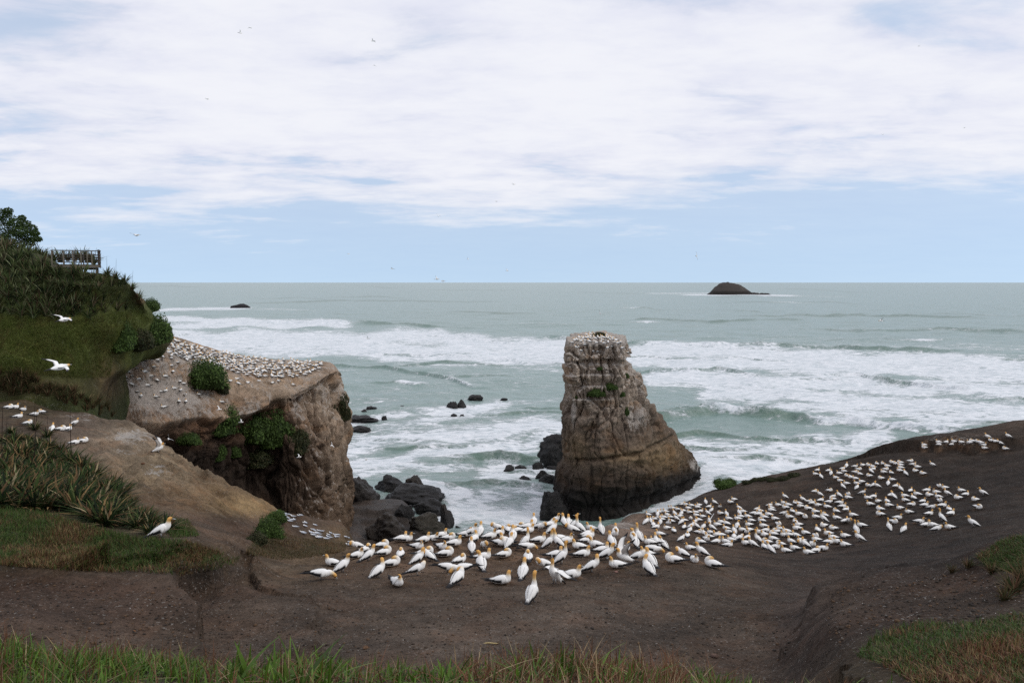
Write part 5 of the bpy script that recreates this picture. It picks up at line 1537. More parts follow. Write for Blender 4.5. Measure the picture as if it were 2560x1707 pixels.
flyer(148, 918, 34, 62, 'fly', 16, 'large white gannet gliding low over the grassy hillside', 1.0, -6)
flyer(160, 799, 50, 70, 'fly', 14, 'white gannet gliding higher across the hillside below the platform', 1.0, -6)
flyer(341, 588, 105, 75, 'fly', 8, 'gannet gliding in the sky just right of the platform')
flyer(600, 83, 210, 40, 'flap', -20, 'gannet flying very high at the upper left, lower of two')
flyer(626, 70, 230, 60, 'down', 10, 'gannet flying very high at the upper left, upper of two')
flyer(933, 103, 200, 160, 'fly', 15, 'lone gannet high under the clouds left of centre')
flyer(936, 164, 330, 120, 'down', 10, 'tiny gannet below the high one left of centre')
flyer(518, 248, 230, 50, 'fly', 12, 'lone gannet under the clouds at the left, mid height')
flyer(1284, 461, 230, 20, 'fly', 15, 'gannet gliding in the middle of the sky')
flyer(1241, 504, 380, 160, 'fly', 10, 'very distant gannet left below the mid-sky glider')
flyer(1096, 541, 240, 80, 'flap', 30, 'gannet banking steeply above the horizon left of centre')
flyer(871, 635, 320, 30, 'fly', 12, 'distant gannet above the horizon, leftmost of the low ones')
flyer(981, 672, 220, 150, 'fly', 16, 'dark gannet low above the horizon left of a pair')
flyer(1092, 698, 170, 20, 'flap', 24, 'gannet beating its wings right above the horizon, left of a pair')
flyer(1108, 703, 190, 170, 'fly', 6, 'gannet right above the horizon, right of a pair')
flyer(1170, 648, 340, 10, 'flap', 40, 'distant gannet flying over the horizon at the centre')
flyer(1268, 677, 260, 30, 'flap', 30, 'gannet over the horizon, rightmost of the central ones')
flyer(1741, 640, 170, 60, 'fly', 78, 'gannet turning on edge in the blue sky above the stack')
flyer(1500, 784, 170, 100, 'flap', 40, 'white gannet flying over the sea above the stack')
flyer(2203, 802, 150, 170, 'flap', 14, 'dark winged gannet flying over the sea at the right')
flyer(2207, 337, 420, 20, 'flap', 10, 'tiny gannet in the clouds above the island')
flyer(2411, 320, 420, 160, 'fly', 10, 'tiny gannet in the clouds at the far right')
flyer(2297, 116, 420, 160, 'fly', 10, 'tiny gannet high in the clouds at the upper right')
flyer(920, 846, 190, 150, 'flap', 20, 'dark gannet low over the surf beyond the headland')
# gulls against the cliff
GUL = gannet('F', 0, wing_pose('flap'))
gv2 = []
for n, (V, F, C) in GUL.items():
    C = np.where((C.mean(1) < 0.1)[:, None] & (np.abs(V[:, 1:2]) < .6), GREYT * 1.1, C)
    C = np.where((np.abs(C - OCH).sum(1) < .5)[:, None], WHT, C)
    gv2.append((V * np.array([.82, 1, 1]), F, C))
V, F, C = to_quads(gv2)
GULL = mesh_np('flying_gull', V, F, M_FEATHER, C)
for (u, v, D, hd, bk, lab) in ((548, 1023, 84, 60, 30, 'white gull flying in front of the bush on the headland'), (748, 1142, 88, 30, 10, 'white gull with spread wings before the dark gully wall'), (829, 1113, 100, 70, 60, 'white gull turning against the pale cliff edge'),
                               (421, 1097, 70, 120, 55, 'gull diving past the dark bushes above the ridge'), (603, 1055, 92, 20, 15, 'gull between the two bush clumps of the headland'), (915, 1149, 120, 20, 10, 'dark gull skimming the foam right of the headland'), (572, 1227, 66, 0, 5, 'gull gliding just above the ridge crest')):
    o = link('flying_gull', GULL, None, P(u, v, D), None, 0.62)
    o.rotation_euler = (Matrix.Rotation(math.radians(hd), 3, 'Z') @ Matrix.Rotation(math.radians(bk), 3, 'X')).to_euler()
    tag(o, lab, 'gull', 'gulls flying round the headland')
# ------------------------------------------------------------------ plants
def blades(base, hgt, wid, lean, col, seg=3, curve=0.6, tipcol=None):
    """thin bent leaves as one mesh: arrays of base points, heights, widths, lean vectors"""
    n = len(base)
    t = np.linspace(0, 1, seg + 1)
    side = np.stack([-lean[:, 1], lean[:, 0], np.zeros(n)], 1)
    side /= np.linalg.norm(side, axis=1, keepdims=True) + 1e-9
    rot = rng.uniform(-0.9, 0.9, n)
    cs, sn_ = np.cos(rot), np.sin(rot)
    side = np.stack([side[:, 0] * cs - side[:, 1] * sn_, side[:, 0] * sn_ + side[:, 1] * cs, side[:, 2]], 1)
    Ls = []
    Cs = []
    for k, tt in enumerate(t):
        c = base + np.concatenate([lean * (tt ** (1 + curve))[..., None] if False else lean * tt ** (1 + curve), (hgt * (tt - 0.25 * np.linalg.norm(lean, axis=1) / (hgt + 1e-6) * tt * tt))[:, None]], 1)
        wv = wid * (1.0 - tt ** 2.2) * (0.75 + 0.5 * math.sin(min(tt * 2.2, 1.57)))
        if k < seg:
            Ls += [c - side * wv[:, None] * 0.5, c + side * wv[:, None] * 0.5]
        else:
            Ls += [c]
        cc = col if tipcol is None else col * (1 - tt ** 2) + tipcol * tt ** 2
        Cs += [cc, cc] if k < seg else [cc]
    per = 2 * seg + 1
    V = np.stack(Ls, 1).reshape(-1, 3)
    C = np.stack(Cs, 1).reshape(-1, 3)
    o = (np.arange(n) * per)[:, None]
    F4 = np.concatenate([o + np.array([[2 * k, 2 * k + 1, 2 * k + 3, 2 * k + 2]]) for k in range(seg - 1)]) if seg > 1 else np.zeros((0, 4), int)
    F3 = o + np.array([[2 * seg - 2, 2 * seg - 1, 2 * seg]])
    return V, [F4, F3], C


def lean_rand(n, s, bias=(0, 0)):
    a = rng.uniform(0, 2 * PI, n); m = np.abs(rng.normal(0, s, n))
    return np.stack([np.cos(a) * m + bias[0], np.sin(a) * m + bias[1]], 1)


def pick(cols, n, var=0.25, w=None):
    cols = np.array(cols)
    i = rng.choice(len(cols), n, p=w)
    return cols[i] * rng.uniform(1 - var, 1 + var, (n, 1))


def flax_mesh(name, n, ln, wd, cols, w, spread=0.75, upright=0.5):
    a = rng.uniform(0, 2 * PI, n)
    out_ = rng.uniform(0.15, 1.0, n) ** 0.8 * spread
    L = ln * rng.uniform(0.6, 1.1, n)
    base = np.stack([np.cos(a) * 0.12 * rng.uniform(0, 1.6, n), np.sin(a) * 0.12 * rng.uniform(0, 1.6, n), np.full(n, -0.05)], 1)
    lean = np.stack([np.cos(a), np.sin(a)], 1) * (out_ * L)[:, None]
    h = L * np.sqrt(np.maximum(1 - (out_ * 0.85) ** 2, 0.12)) * (0.75 + upright * 0.5)
    # dead skirts hang low
    V, F, C = blades(base, h, wd * rng.uniform(0.7, 1.2, n), lean, pick(cols, n, 0.35, w), 4, 0.7)
    return mesh_np(name, V, F, M_FLAX, C, False)


FG = [(0.026, 0.044, 0.015), (0.042, 0.062, 0.019), (0.08, 0.10, 0.034), (0.014, 0.022, 0.012), (0.20, 0.13, 0.06), (0.13, 0.075, 0.04), (0.30, 0.24, 0.14)]
FLAXN = [flax_mesh('flax_bush', 80, 1.25, 0.080, FG, [.28, .21, .08, .22, .09, .10, .02], 1.0, 0.05) for _ in range(6)]
FGH = [(0.060, 0.085, 0.030), (0.10, 0.125, 0.045), (0.21, 0.225, 0.12), (0.024, 0.036, 0.020), (0.085, 0.05, 0.03), (0.17, 0.14, 0.085)]
FLAXH = [flax_mesh('flax_bush', 60, 1.9, 0.10, FGH, [.26, .22, .16, .18, .10, .08], 0.95, 0.25) for _ in range(6)]
BRN = [(0.13, 0.085, 0.045), (0.085, 0.06, 0.03), (0.06, 0.065, 0.025), (0.19, 0.14, 0.08), (0.10, 0.05, 0.03), (0.035, 0.05, 0.02)]
FLAXB = [flax_mesh('dry_tussock', 70, 0.95, 0.045, BRN, [.25, .2, .15, .1, .15, .15], 0.9, 0.4) for _ in range(4)]
STALK = mesh_np('seed_stalk', *(lambda q: (q[0], q[1]))(tube3([(0, 0, 0), (.05, .02, 1.2), (.16, .05, 2.4), (.22, .08, 2.9)], [.022, .018, .012, .005], 5, n=8)), M_FLAX, np.tile([(0.03, 0.02, 0.016)], (42, 1)))


def spaced(poly, n, dmin, vs=1.6):
    out_ = []
    for q in sample_poly(poly, n * 6):
        if all(((q[0] - w_[0]) / 1) ** 2 + ((q[1] - w_[1]) * vs) ** 2 > dmin * dmin for w_ in out_):
            out_.append(q)
            if len(out_) >= n:
                break
    return out_


def hit(bvh, u, v):
    return bvh.ray_cast(Vector((0, 0, H)), rayfrom(u, v))[0]


fx = spaced([(-30, 1075), (60, 1085), (150, 1130), (235, 1190), (330, 1265), (420, 1330), (395, 1345), (290, 1322), (150, 1280), (0, 1268), (-30, 1265)], 130, 17)
fx.sort(key=lambda q: q[0])
for i, (u, v) in enumerate(fx):
    p = on_ground(u, v)
    if p is None or p.y > 62:
        continue
    o = link('flax_bush', FLAXN[i % 6], None, (p.x, p.y, p.z), rng.uniform(0, 6.28), rng.uniform(0.8, 1.25) * (0.62 if u > 300 else 1) * np.interp(v, [1090, 1250], [0.8, 1.0]))
    where = 'top' if v < 1150 else 'middle' if v < 1230 else 'bottom'
    tag(o, 'flax clump with sword-shaped leaves in the thicket below the ridge, %s edge' % where if where != 'middle' else 'flax clump with sword-shaped leaves in the middle of the thicket below the ridge', 'flax', 'flax clumps below the ridge')
    if rng.random() < 0.10 and v < 1200:
        link('seed_stalk', STALK, o, (0, 0, 0), rng.uniform(0, 6.28), 0.9)
for (u, v, s) in ((86, 1075, 0.9), (118, 1092, 0.7)):
    p = on_ground(u, v)
    o = link('flax_bush', FLAXN[2], None, p, 0.5, 0.8)
    tag(o, 'flax clump with a tall dark seed stalk, %s of the ridge birds' % ('just left' if u < 100 else 'below and right'), 'flax', 'flax clumps below the ridge')
    link('seed_stalk', STALK, o, (0, 0, 0), 0.3, s)
# hill thicket
hx = spaced([(-60, 585), (0, 612), (70, 640), (130, 668), (250, 694), (310, 716), (345, 745), (342, 775), (300, 782), (200, 802), (90, 800), (-60, 790)], 150, 19, 1.4)
for i, (u, v) in enumerate(hx):
    p = hit(I_BVH, u, v)
    if p is None:
        continue
    o = link('flax_bush', FLAXH[i % 6], None, p, rng.uniform(0, 6.28), rng.uniform(0.6, 1.0) * (0.75 if u > 250 else 1))
    tag(o, 'dark flax clump in the thicket covering the upper left hill', 'flax', 'flax clumps on the left hill')
    if rng.random() < 0.07:
        link('seed_stalk', STALK, o, (0, 0, 0), rng.uniform(0, 6.28), 0.8)
for i, (u, v) in enumerate([(112, 640), (130, 636), (148, 634), (166, 632), (184, 632), (200, 634), (216, 636), (230, 640), (100, 636), (84, 632), (66, 628)]):
    p = P(u + 3, v + 7, 78.0)
    o = link('flax_bush', FLAXH[i % 6], None, (p[0], p[1], p[2] - .5), rng.uniform(0, 6.28), rng.uniform(0.85, 1.1))
    tag(o, 'dark flax clump on the skyline behind the platform, ' + ['fourth from left', 'fifth from left', 'sixth from left', 'seventh from left', 'eighth from left', 'ninth from left', 'second from right', 'rightmost', 'third from left', 'second from left', 'leftmost'][i], 'flax', 'flax clumps behind the platform')
for i, (u, v) in enumerate([(268, 692), (290, 698), (312, 710), (330, 726), (346, 748), (350, 766)]):
    p = hit(I_BVH, u, v) or Vector(P(u, v + 4, 75))
    o = link('flax_bush', FLAXH[i % 6], None, p, rng.uniform(0, 6.28), 0.7)
    tag(o, 'spiky flax clump on the seaward shoulder of the hill, %s from the platform' % ['first', 'second', 'third', 'fourth', 'fifth', 'sixth'][i], 'flax', 'flax clumps on the hill shoulder')
    if i in (0, 1, 3):
        link('seed_stalk', STALK, o, (0, 0, 0), rng.uniform(0, 6.28), 0.9)
# dry tussocks along the hill foot
tx = spaced([(-20, 930), (60, 940), (140, 968), (230, 1000), (330, 1046), (290, 1050), (180, 1016), (90, 990), (-20, 985)], 46, 17)
for i, (u, v) in enumerate(tx):
    p = on_ground(u, v)
    q = hit(I_BVH, u, v)
    if q is not None and (p is None or (q.y < p.y)):
        p = q
    if p is None or p.y > 80:
        continue
    o = link('dry_tussock', FLAXB[i % 4], None, p, rng.uniform(0, 6.28), rng.uniform(0.8, 1.3))
    tag(o, 'brown dry tussock in the strip of scrub along the hill foot', 'tussock', 'dry tussocks at the hill foot')


# rounded shrubs
def bush_mesh(name, n, leaf, seed, cols):
    """several leafy lobes grown together over a solid core of darker leaf green"""
    r = np.random.default_rng(seed)
    lobes = [(np.array([0, 0, .18]), .72)]
    for i in range(6):
        a = i * 1.05 + r.uniform(-.4, .4)
        lobes.append((np.array([math.cos(a) * r.uniform(.35, .62), math.sin(a) * r.uniform(.35, .62), r.uniform(-.05, .42)]), r.uniform(.28, .50)))
    Vs, Fs, Cs, off = [], [], [], 0
    V0, F0 = ICO2
    for c, s in lobes:
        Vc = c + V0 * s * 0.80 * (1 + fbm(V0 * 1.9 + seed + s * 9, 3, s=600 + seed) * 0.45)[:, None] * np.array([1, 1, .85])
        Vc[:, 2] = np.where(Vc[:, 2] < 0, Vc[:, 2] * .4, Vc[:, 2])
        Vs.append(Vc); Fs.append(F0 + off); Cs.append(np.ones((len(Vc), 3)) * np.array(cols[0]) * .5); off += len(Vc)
    core_f = np.concatenate(Fs)
    w_ = np.array([s ** 2 for c, s in lobes]); k = r.choice(len(lobes), n, p=w_ / w_.sum())
    cen_ = np.array([c for c, s in lobes])[k]; sz_ = np.array([s for c, s in lobes])[k]
    d = r.normal(size=(n, 3)); d /= np.linalg.norm(d, axis=1, keepdims=True)
    d[:, 2] = np.where(d[:, 2] < -0.35, -d[:, 2], d[:, 2])
    p = cen_ + d * (sz_ * (1 + fbm(d * 2.4 + seed + sz_[:, None] * 9, 4, s=620 + seed) * 0.45) * r.uniform(0.78, 1.12, n))[:, None] * np.array([1, 1, .85])
    p[:, 2] = np.where(p[:, 2] < 0, p[:, 2] * .4, p[:, 2])
    nn = d + r.normal(0, 0.6, (n, 3)); nn /= np.linalg.norm(nn, axis=1, keepdims=True)
    tt = np.cross(nn, r.normal(size=(n, 3))); tt /= np.linalg.norm(tt, axis=1, keepdims=True)
    bb = np.cross(nn, tt)
    s = leaf * r.uniform(0.55, 1.35, (n, 1))
    Q = np.stack([p - tt * s, p + bb * s * .5, p + tt * s, p - bb * s * .5], 1).reshape(-1, 3)
    lobec = r.uniform(.75, 1.3, len(lobes))[k]
    Cq = np.repeat(np.array(cols)[r.choice(len(cols), n)] * (r.uniform(0.7, 1.35, n) * lobec)[:, None], 4, 0)
    Fq = np.arange(n * 4).reshape(-1, 4) + off
    return mesh_np(name, np.concatenate(Vs + [Q]), [core_f, Fq], M_LEAF, np.concatenate(Cs + [Cq]), False)


LG = [(0.055, 0.095, 0.020), (0.070, 0.120, 0.026), (0.095, 0.145, 0.038), (0.042, 0.072, 0.018)]
LD = [(0.040, 0.048, 0.018), (0.055, 0.060, 0.022), (0.030, 0.040, 0.016), (0.07, 0.06, 0.03)]
BUSHES = [bush_mesh('bush', 7000, 0.042, i, LG) for i in range(4)]
BUSHD = [bush_mesh('bush', 5500, 0.045, 10 + i, LD) for i in range(2)]


def bush(u, vtop, wpx, hpx, bvh, label, kind=0, k=0, group='shrubs on the headland', sink=0.1, name='shrub', D=None):
    p = hit(bvh, u, vtop + hpx * .72) if D is None else None
    if p is None:
        p = Vector(P(u, vtop + hpx * .72, D or 100))
    w_ = wpx / FPX * p.y / 2 * 1.22
    h_ = hpx / FPX * p.y * 0.95
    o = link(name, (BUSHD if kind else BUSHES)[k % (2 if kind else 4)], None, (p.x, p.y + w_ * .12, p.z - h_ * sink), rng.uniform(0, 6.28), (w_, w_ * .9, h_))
    tag(o, label, 'shrub', group)
    return o


bush(510, 897, 104, 86, HG_BVH, 'big round dark green shrub among the birds on the headland top', 0, 0)
bush(556, 962, 30, 26, HG_BVH, 'small brownish shrub at the right foot of the big round one', 1, 0)
bush(545, 1008, 96, 92, HG_BVH, 'round green shrub on the left of the headland edge', 0, 1)
bush(628, 1022, 110, 100, HG_BVH, 'broad green shrub in the middle of the headland edge', 0, 2)
bush(695, 1018, 95, 110, HG_BVH, 'taller green shrub at the right of the headland edge row', 0, 3)
bush(742, 1072, 70, 70, HG_BVH, 'low dull shrub hanging over the gully wall on the right', 1, 1)
bush(846, 972, 50, 84, HG_BVH, 'dull green shrub clinging to the seaward cliff edge', 1, 0, D=127)
bush(862, 1012, 34, 44, HG_BVH, 'small shrub hanging below the cliff edge shrub', 1, 1, D=127)
bush(470, 1082, 60, 34, HG_BVH, 'low shrub high on the gully wall at the left', 0, 0)
bush(542, 1112, 44, 46, HG_BVH, 'little dark shrub on the gully wall, left of two', 0, 1)
bush(585, 1108, 36, 40, HG_BVH, 'little dark shrub on the gully wall, right of two', 0, 2)
bush(640, 1120, 90, 50, HG_BVH, 'dark trailing shrub under the broad one on the gully wall', 1, 0)
bush(1497, 829, 32, 18, ST_BVH, 'single dark shrub on the very top of the sea stack', 1, 0, 'shrubs on the sea stack', 0.1)
for (u, v, w_, h_, lab) in ((1487, 962, 46, 26, 'green tuft on the widest ledge of the stack, left half'), (1526, 950, 38, 22, 'green tuft on the widest ledge of the stack, right half'), (1500, 914, 16, 10, 'tiny tuft on the upper ledge of the stack'), (1566, 929, 16, 14, 'tuft under the right shoulder of the stack'),
                            (1557, 975, 15, 15, 'tuft at mid height on the right half of the stack'), (1567, 1010, 16, 26, 'hanging tuft right of the stack middle'), (1440, 985, 14, 10, 'small tuft on the left face of the stack')):
    bush(u, v, w_, h_, ST_BVH, lab, 0, int(u), 'tufts on the sea stack', 0.35, 'cliff_tuft')
bush(1814, 1197, 60, 32, G_BVH, 'dark shrub on the rim of the slope beside the stack', 0, 1, 'shrubs on the slope rim')
for i, (u, v) in enumerate(((1872, 1196), (1892, 1190), (1912, 1188), (1934, 1190), (1960, 1186), (1988, 1178))):
    bush(u, v, 34, 16, G_BVH, 'low rusty scrub on the rim of the slope, %s from the dark shrub' % ORD[i + 1] if i else 'low rusty scrub on the rim of the slope nearest the dark shrub', 1, i, 'shrubs on the slope rim', 0.3)
bush(302, 800, 74, 88, I_BVH, 'dark green shrub on the hill above the bare soil, left of two', 0, 0, 'shrubs on the hill flank')
bush(385, 782, 90, 90, I_BVH, 'dark green shrub overhanging the seaward end of the hill', 0, 2, 'shrubs on the hill flank')
bush(345, 815, 80, 70, I_BVH, 'dull shrub between the two green ones on the hill flank', 1, 1, 'shrubs on the hill flank')
bush(375, 745, 46, 40, I_BVH, 'small shrub above the overhanging one on the hill', 0, 3, 'shrubs on the hill flank', D=82)
bush(668, 1290, 74, 72, G_BVH, 'green shrub on the tip of the ridge beside the terns', 0, 3, 'shrubs on the ridge')
bush(690, 1275, 50, 36, G_BVH, 'small green shrub at the top of the ridge tip', 0, 1, 'shrubs on the ridge')
bush(640, 1330, 60, 40, G_BVH, 'low shrub below the ridge tip on the left', 1, 1, 'shrubs on the ridge')
bush(448, 1306, 44, 40, G_BVH, 'low green mound behind the lone gannet on the bank', 0, 2, 'shrubs on the ridge', 0.3)

# the pohutukawa on the skyline
tr = bpy.data.objects.new('evergreen_tree', None)
COL.objects.link(tr)
p0 = P(20, 640, 84)
tr.location = p0
V, F, C = tube3([(0, 0, -1), (.1, 0, .8), (-.1, .1, 1.8), (.3, .1, 2.6)], [.28, .2, .15, .08], 8, n=10)
link('trunk', mesh_np('trunk', V, F, M_LEAF, np.ones((len(V), 3)) * (0.05, 0.04, 0.03)), tr)
cv, cf, cc, off_ = [], [], [], 0
r5 = np.random.default_rng(77)
for (u, v, s) in ((-30, 545, 1.3), (-5, 535, 1.1), (18, 548, 1.1), (40, 560, 1.0), (60, 562, 0.9), (78, 572, 0.8), (88, 584, .55), (50, 580, 1.0), (10, 575, 1.3), (-40, 575, 1.3), (30, 592, 1.2), (68, 592, .9), (-10, 600, 1.2), (20, 528, .6), (55, 545, .5), (40, 612, 1.1), (76, 606, .8), (0, 616, 1.2), (95, 598, .5), (-50, 610, 1.4)):
    c0 = P(u, v, 84 + r5.uniform(-1, 1)) - p0
    n = int(700 * s)
    d = r5.normal(size=(n, 3)); d /= np.linalg.norm(d, axis=1, keepdims=True)
    q = c0 + d * (r5.uniform(0.3, 1.0, (n, 1)) ** .5) * s * np.array([.85, .85, .62])
    nn = d + r5.normal(0, .7, (n, 3)); tt = np.cross(nn, r5.normal(size=(n, 3))); tt /= np.linalg.norm(tt, axis=1, keepdims=True); bb = np.cross(nn, tt); bb /= np.linalg.norm(bb, axis=1, keepdims=True)
    sz = .085 * r5.uniform(.6, 1.3, (n, 1))
    cv.append(np.stack([q - tt * sz, q + bb * sz * .6, q + tt * sz, q - bb * sz * .6], 1).reshape(-1, 3))
    cc.append(np.repeat(np.array(LG)[r5.choice(4, n)] * r5.uniform(.4, .9, (n, 1)), 4, 0))
    cf.append(np.arange(n * 4).reshape(-1, 4) + off_); off_ += n * 4
link('crown', mesh_np('crown', np.concatenate(cv), np.concatenate(cf), M_LEAF, np.concatenate(cc), False), tr)
tag(tr, 'dark evergreen tree on the skyline at the upper left', 'tree')

# ------------------------------------------------------------------ grass (nobody could count it)
GV, GN_, GC = [], [], []


def grass_patch(name, label, polys, n, h, wd, cols, w, lean=0.5, bvh=None, seg=2, tip=None, jit=0.35, bias=(0, 0)):
    pts = []
    for poly, share in polys:
        for (u, v) in sample_poly(poly, int(n * share)):
            q = hit(bvh or G_BVH, u, v)
            if q is not None:
                pts.append(q[:])
    base = np.array(pts)
    m_ = len(base)
    hh_ = h * rng.uniform(1 - jit, 1 + jit, m_) * (1 + 0.35 * fbm(np.stack([base[:, 0], base[:, 1], base[:, 0] * 0], -1) * 1.1, 3, s=700))
    patch = np.clip(fbm(base * 0.9, 3, s=720) * 1.2 + .5, 0, 1)[:, None]
    col = pick(cols, m_, 0.3, w)
    dry = pick([(0.15, 0.075, 0.035), (0.22, 0.16, 0.07), (0.11, 0.06, 0.03)], m_, 0.3)
    k_ = (rng.random((m_, 1)) < (patch - 0.34) * 1.2).astype(float) * (1 if tip is None else tip)
    col = col * (1 - k_) + dry * k_
    V, F, C = blades(base - np.array([0, 0, 0.02]), hh_, wd * rng.uniform(.7, 1.3, m_), lean_rand(m_, lean * h, bias), col, seg, 0.5)
    me = mesh_np(name, V, F, M_GRASS, C, False)
    return tag(link(name, me), label, None, None, 'stuff')


GR = [(0.060, 0.105, 0.020), (0.045, 0.080, 0.018), (0.085, 0.125, 0.028), (0.035, 0.055, 0.016), (0.12, 0.085, 0.04)]
grass_patch('grass', 'short grass and rusty sedge on the left bank', [([(-30, 1262), (90, 1275), (230, 1320), (330, 1345), (460, 1352), (560, 1385), (540, 1402), (430, 1400), (300, 1432), (150, 1424), (-30, 1412)], 0.85), ([(380, 1290), (470, 1300), (500, 1340), (430, 1345)], 0.08), ([(300, 1425), (400, 1395), (600, 1395), (590, 1412), (460, 1440)], 0.07)], 26000, 0.16, 0.014, GR, [.28, .25, .17, .15, .15], 0.6, seg=2, tip=1.0)
grass_patch('grass', 'mown-looking dark grass on the flank of the left hill', [([(-40, 785), (100, 796), (200, 800), (290, 780), (345, 775), (380, 800), (300, 870), (283, 885), (276, 945), (170, 945), (60, 935), (-40, 930)], 1)], 26000, 0.30, 0.035, [(0.115, 0.150, 0.030), (0.14, 0.172, 0.036), (0.16, 0.17, 0.046), (0.09, 0.112, 0.028)], None, 1.1, I_BVH, seg=1, tip=0.5, bias=(0.1, -0.1))
grass_patch('grass', 'dull grass and scrub on the gully mouth slope', [([(700, 1330), (760, 1345), (870, 1355), (860, 1380), (760, 1395), (700, 1400), (610, 1385), (640, 1350)], 1)], 9000, 0.14, 0.02, [(0.09, 0.07, 0.03), (0.06, 0.07, 0.025), (0.13, 0.09, 0.045)], None, 0.8, seg=1)
grass_patch('grass', 'short green turf on the right bank', [([(2140, 1640), (2200, 1585), (2300, 1560), (2420, 1560), (2600, 1530), (2600, 1720), (2300, 1720), (2200, 1660)], 0.62), ([(2440, 1392), (2500, 1352), (2600, 1330), (2600, 1440), (2520, 1430), (2470, 1420)], 0.38)], 17000, 0.11, 0.012, GR, [.22, .26, .1, .15, .27], 0.8, seg=2, tip=1.2)
# dry tussocks on the right bank
for i, (u, v, s) in enumerate(((2535, 1480, .5), (2560, 1462, .6), (2510, 1500, .35), (2480, 1432, .35), (2420, 1418, .3), (2380, 1430, .25))):
    p = on_ground(u, v)
    o = link('dry_tussock', FLAXB[i % 4], None, p, rng.uniform(0, 6), s)
    tag(o, ['pale dry tussock at the right edge under the turf mound', 'largest pale dry tussock at the right edge', 'small dry tussock in front of the pale ones', 'small dry tussock at the foot of the turf mound', 'dry wisp left of the turf mound', 'smallest dry wisp on the right bank crest'][i], 'tussock', 'dry tussocks on the right bank')


# foreground sward: broad green blades, brown seed heads and dry sedge
def front_band(n, ulo, uhi, vlo, vhi, h, wd, cols, w, lean, seg, tipc=None):
    u = rng.uniform(ulo, uhi, n)
    D = rng.uniform(5.0, 8.6, n)
    pts = []
    for a, d in zip(u, D):
        q = ground_at((a - 1280) / FPX * d, d)
        pts.append(q[:])
    base = np.array(pts)
    cl = fbm(base * np.array([1.3, 1.3, 0]), 4, s=760) * 0.5 + fbm(base * np.array([4.0, 4.0, 0]), 3, s=764) * 0.7
    keep_ = rng.random(n) < np.clip(0.55 + cl * 1.3, 0.08, 1)
    base, cl = base[keep_], cl[keep_]
    n = len(base)
    hh_ = h * rng.uniform(0.4, 1.2, n) * np.clip(0.85 + cl * 0.9, 0.4, 1.6)
    return blades(base - np.array([0, 0, .02]), hh_, wd * rng.uniform(.6, 1.3, n), lean_rand(n, lean * h * 1.5, (0.03, 0)), pick(cols, n, .3, w), seg, 0.6, tipc)


fparts = []
GF = [(0.080, 0.150, 0.016), (0.060, 0.112, 0.014), (0.12, 0.19, 0.034), (0.040, 0.070, 0.012)]
DRY = [(0.17, 0.075, 0.035), (0.11, 0.05, 0.026), (0.30, 0.21, 0.11), (0.36, 0.27, 0.16)]
fparts.append(front_band(7200, -150, 480, 0, 0, 0.20, 0.014, GF, [.4, .3, .15, .15], .5, 4))
fparts.append(front_band(2200, -150, 520, 0, 0, 0.33, 0.007, DRY, [.45, .35, .1, .1], .35, 4))
fparts.append(front_band(4200, 420, 2150, 0, 0, 0.20, 0.018, GF, [.35, .35, .15, .15], .55, 5))
fparts.append(front_band(420, 1020, 1640, 0, 0, 0.30, 0.030, GF, [.45, .25, .2, .1], .5, 5))
fparts.append(front_band(260, 560, 860, 0, 0, 0.30, 0.036, GF, [.45, .25, .2, .1], .55, 5))
fparts.append(front_band(3600, 500, 2150, 0, 0, 0.26, 0.008, DRY, [.45, .3, .15, .1], .5, 4))
fparts.append(front_band(3200, 1150, 1720, 0, 0, 0.32, 0.009, DRY, [.45, .3, .15, .1], .4, 4))
fparts.append(front_band(700, 1980, 2700, 0, 0, 0.10, 0.010, GF, [.3, .4, .1, .2], .6, 3))
V, F, C = to_quads(fparts)
tag(link('grass', mesh_np('grass', V, F, M_GRASS, C, False)), 'tall green grass and brown sedge along the bottom foreground', None, None, 'stuff')

# ------------------------------------------------------------------ lookout platform
def box(sx, sy, sz, col, jitter=0.0):
    V = np.array([[x, y, z] for x in (-.5, .5) for y in (-.5, .5) for z in (-.5, .5)]) * np.array([sx, sy, sz])
    F = np.array([[0, 1, 3, 2], [4, 6, 7, 5], [0, 4, 5, 1], [2, 3, 7, 6], [0, 2, 6, 4], [1, 5, 7, 3]])
    return V, F, np.ones((8, 3)) * np.array(col)


pl = bpy.data.objects.new('lookout_platform', None)
COL.objects.link(pl)
pl.location = P(189, 662, 71.6); pl.rotation_euler = (0, 0, math.radians(24))
tag(pl, 'weathered timber lookout platform with railings on the hilltop', 'platform')
TIM = (0.15, 0.13, 0.10); TIMD = (0.055, 0.042, 0.034); TIMG = (0.12, 0.122, 0.115)


def pbox(name, s, loc, col, rot=(0, 0, 0)):
    V, F, C = box(*s, col)
    o = link(name, mesh_np(name, V, F, M_WOOD, C, False), pl, loc)
    o.rotation_euler = rot
    return o


WF, DP = 3.6, 3.0
for i in range(20):
    pbox('deck_board', (0.165, DP, 0.04), (-WF / 2 + 0.09 + i * 0.175, DP / 2, 0.02), TIMD)
pbox('fascia', (WF + .1, .05, .22), (0, -.03, -.12), TIM)
pbox('side_fascia', (.05, DP, .22), (WF / 2 + .03, DP / 2, -.12), TIMD)
for i, x in enumerate((-WF / 2, -.92, -.20, .44, .92, 1.28)):
    pbox('post', (.095, .095, 1.30), (x, -.005, .56), TIM)
for x in (-1.1, -.30, .44):
    pbox('post', (.09, .09, 1.25), (x, DP - .05, .62), TIMG)
for y in (.0, 1.1, 2.2, 3.15):
    pbox('post', (.10, .10, 1.4), (WF / 2 - .02, y, .6), TIMD)
pbox('handrail', (WF + .1, .14, .05), (0, -.01, 1.24), TIMG)
pbox('handrail', (WF + .1, .14, .05), (0, DP - .05, 1.30), TIMG)
pbox('handrail', (.14, DP, .05), (WF / 2, DP / 2 + .08, 1.32), TIMG)
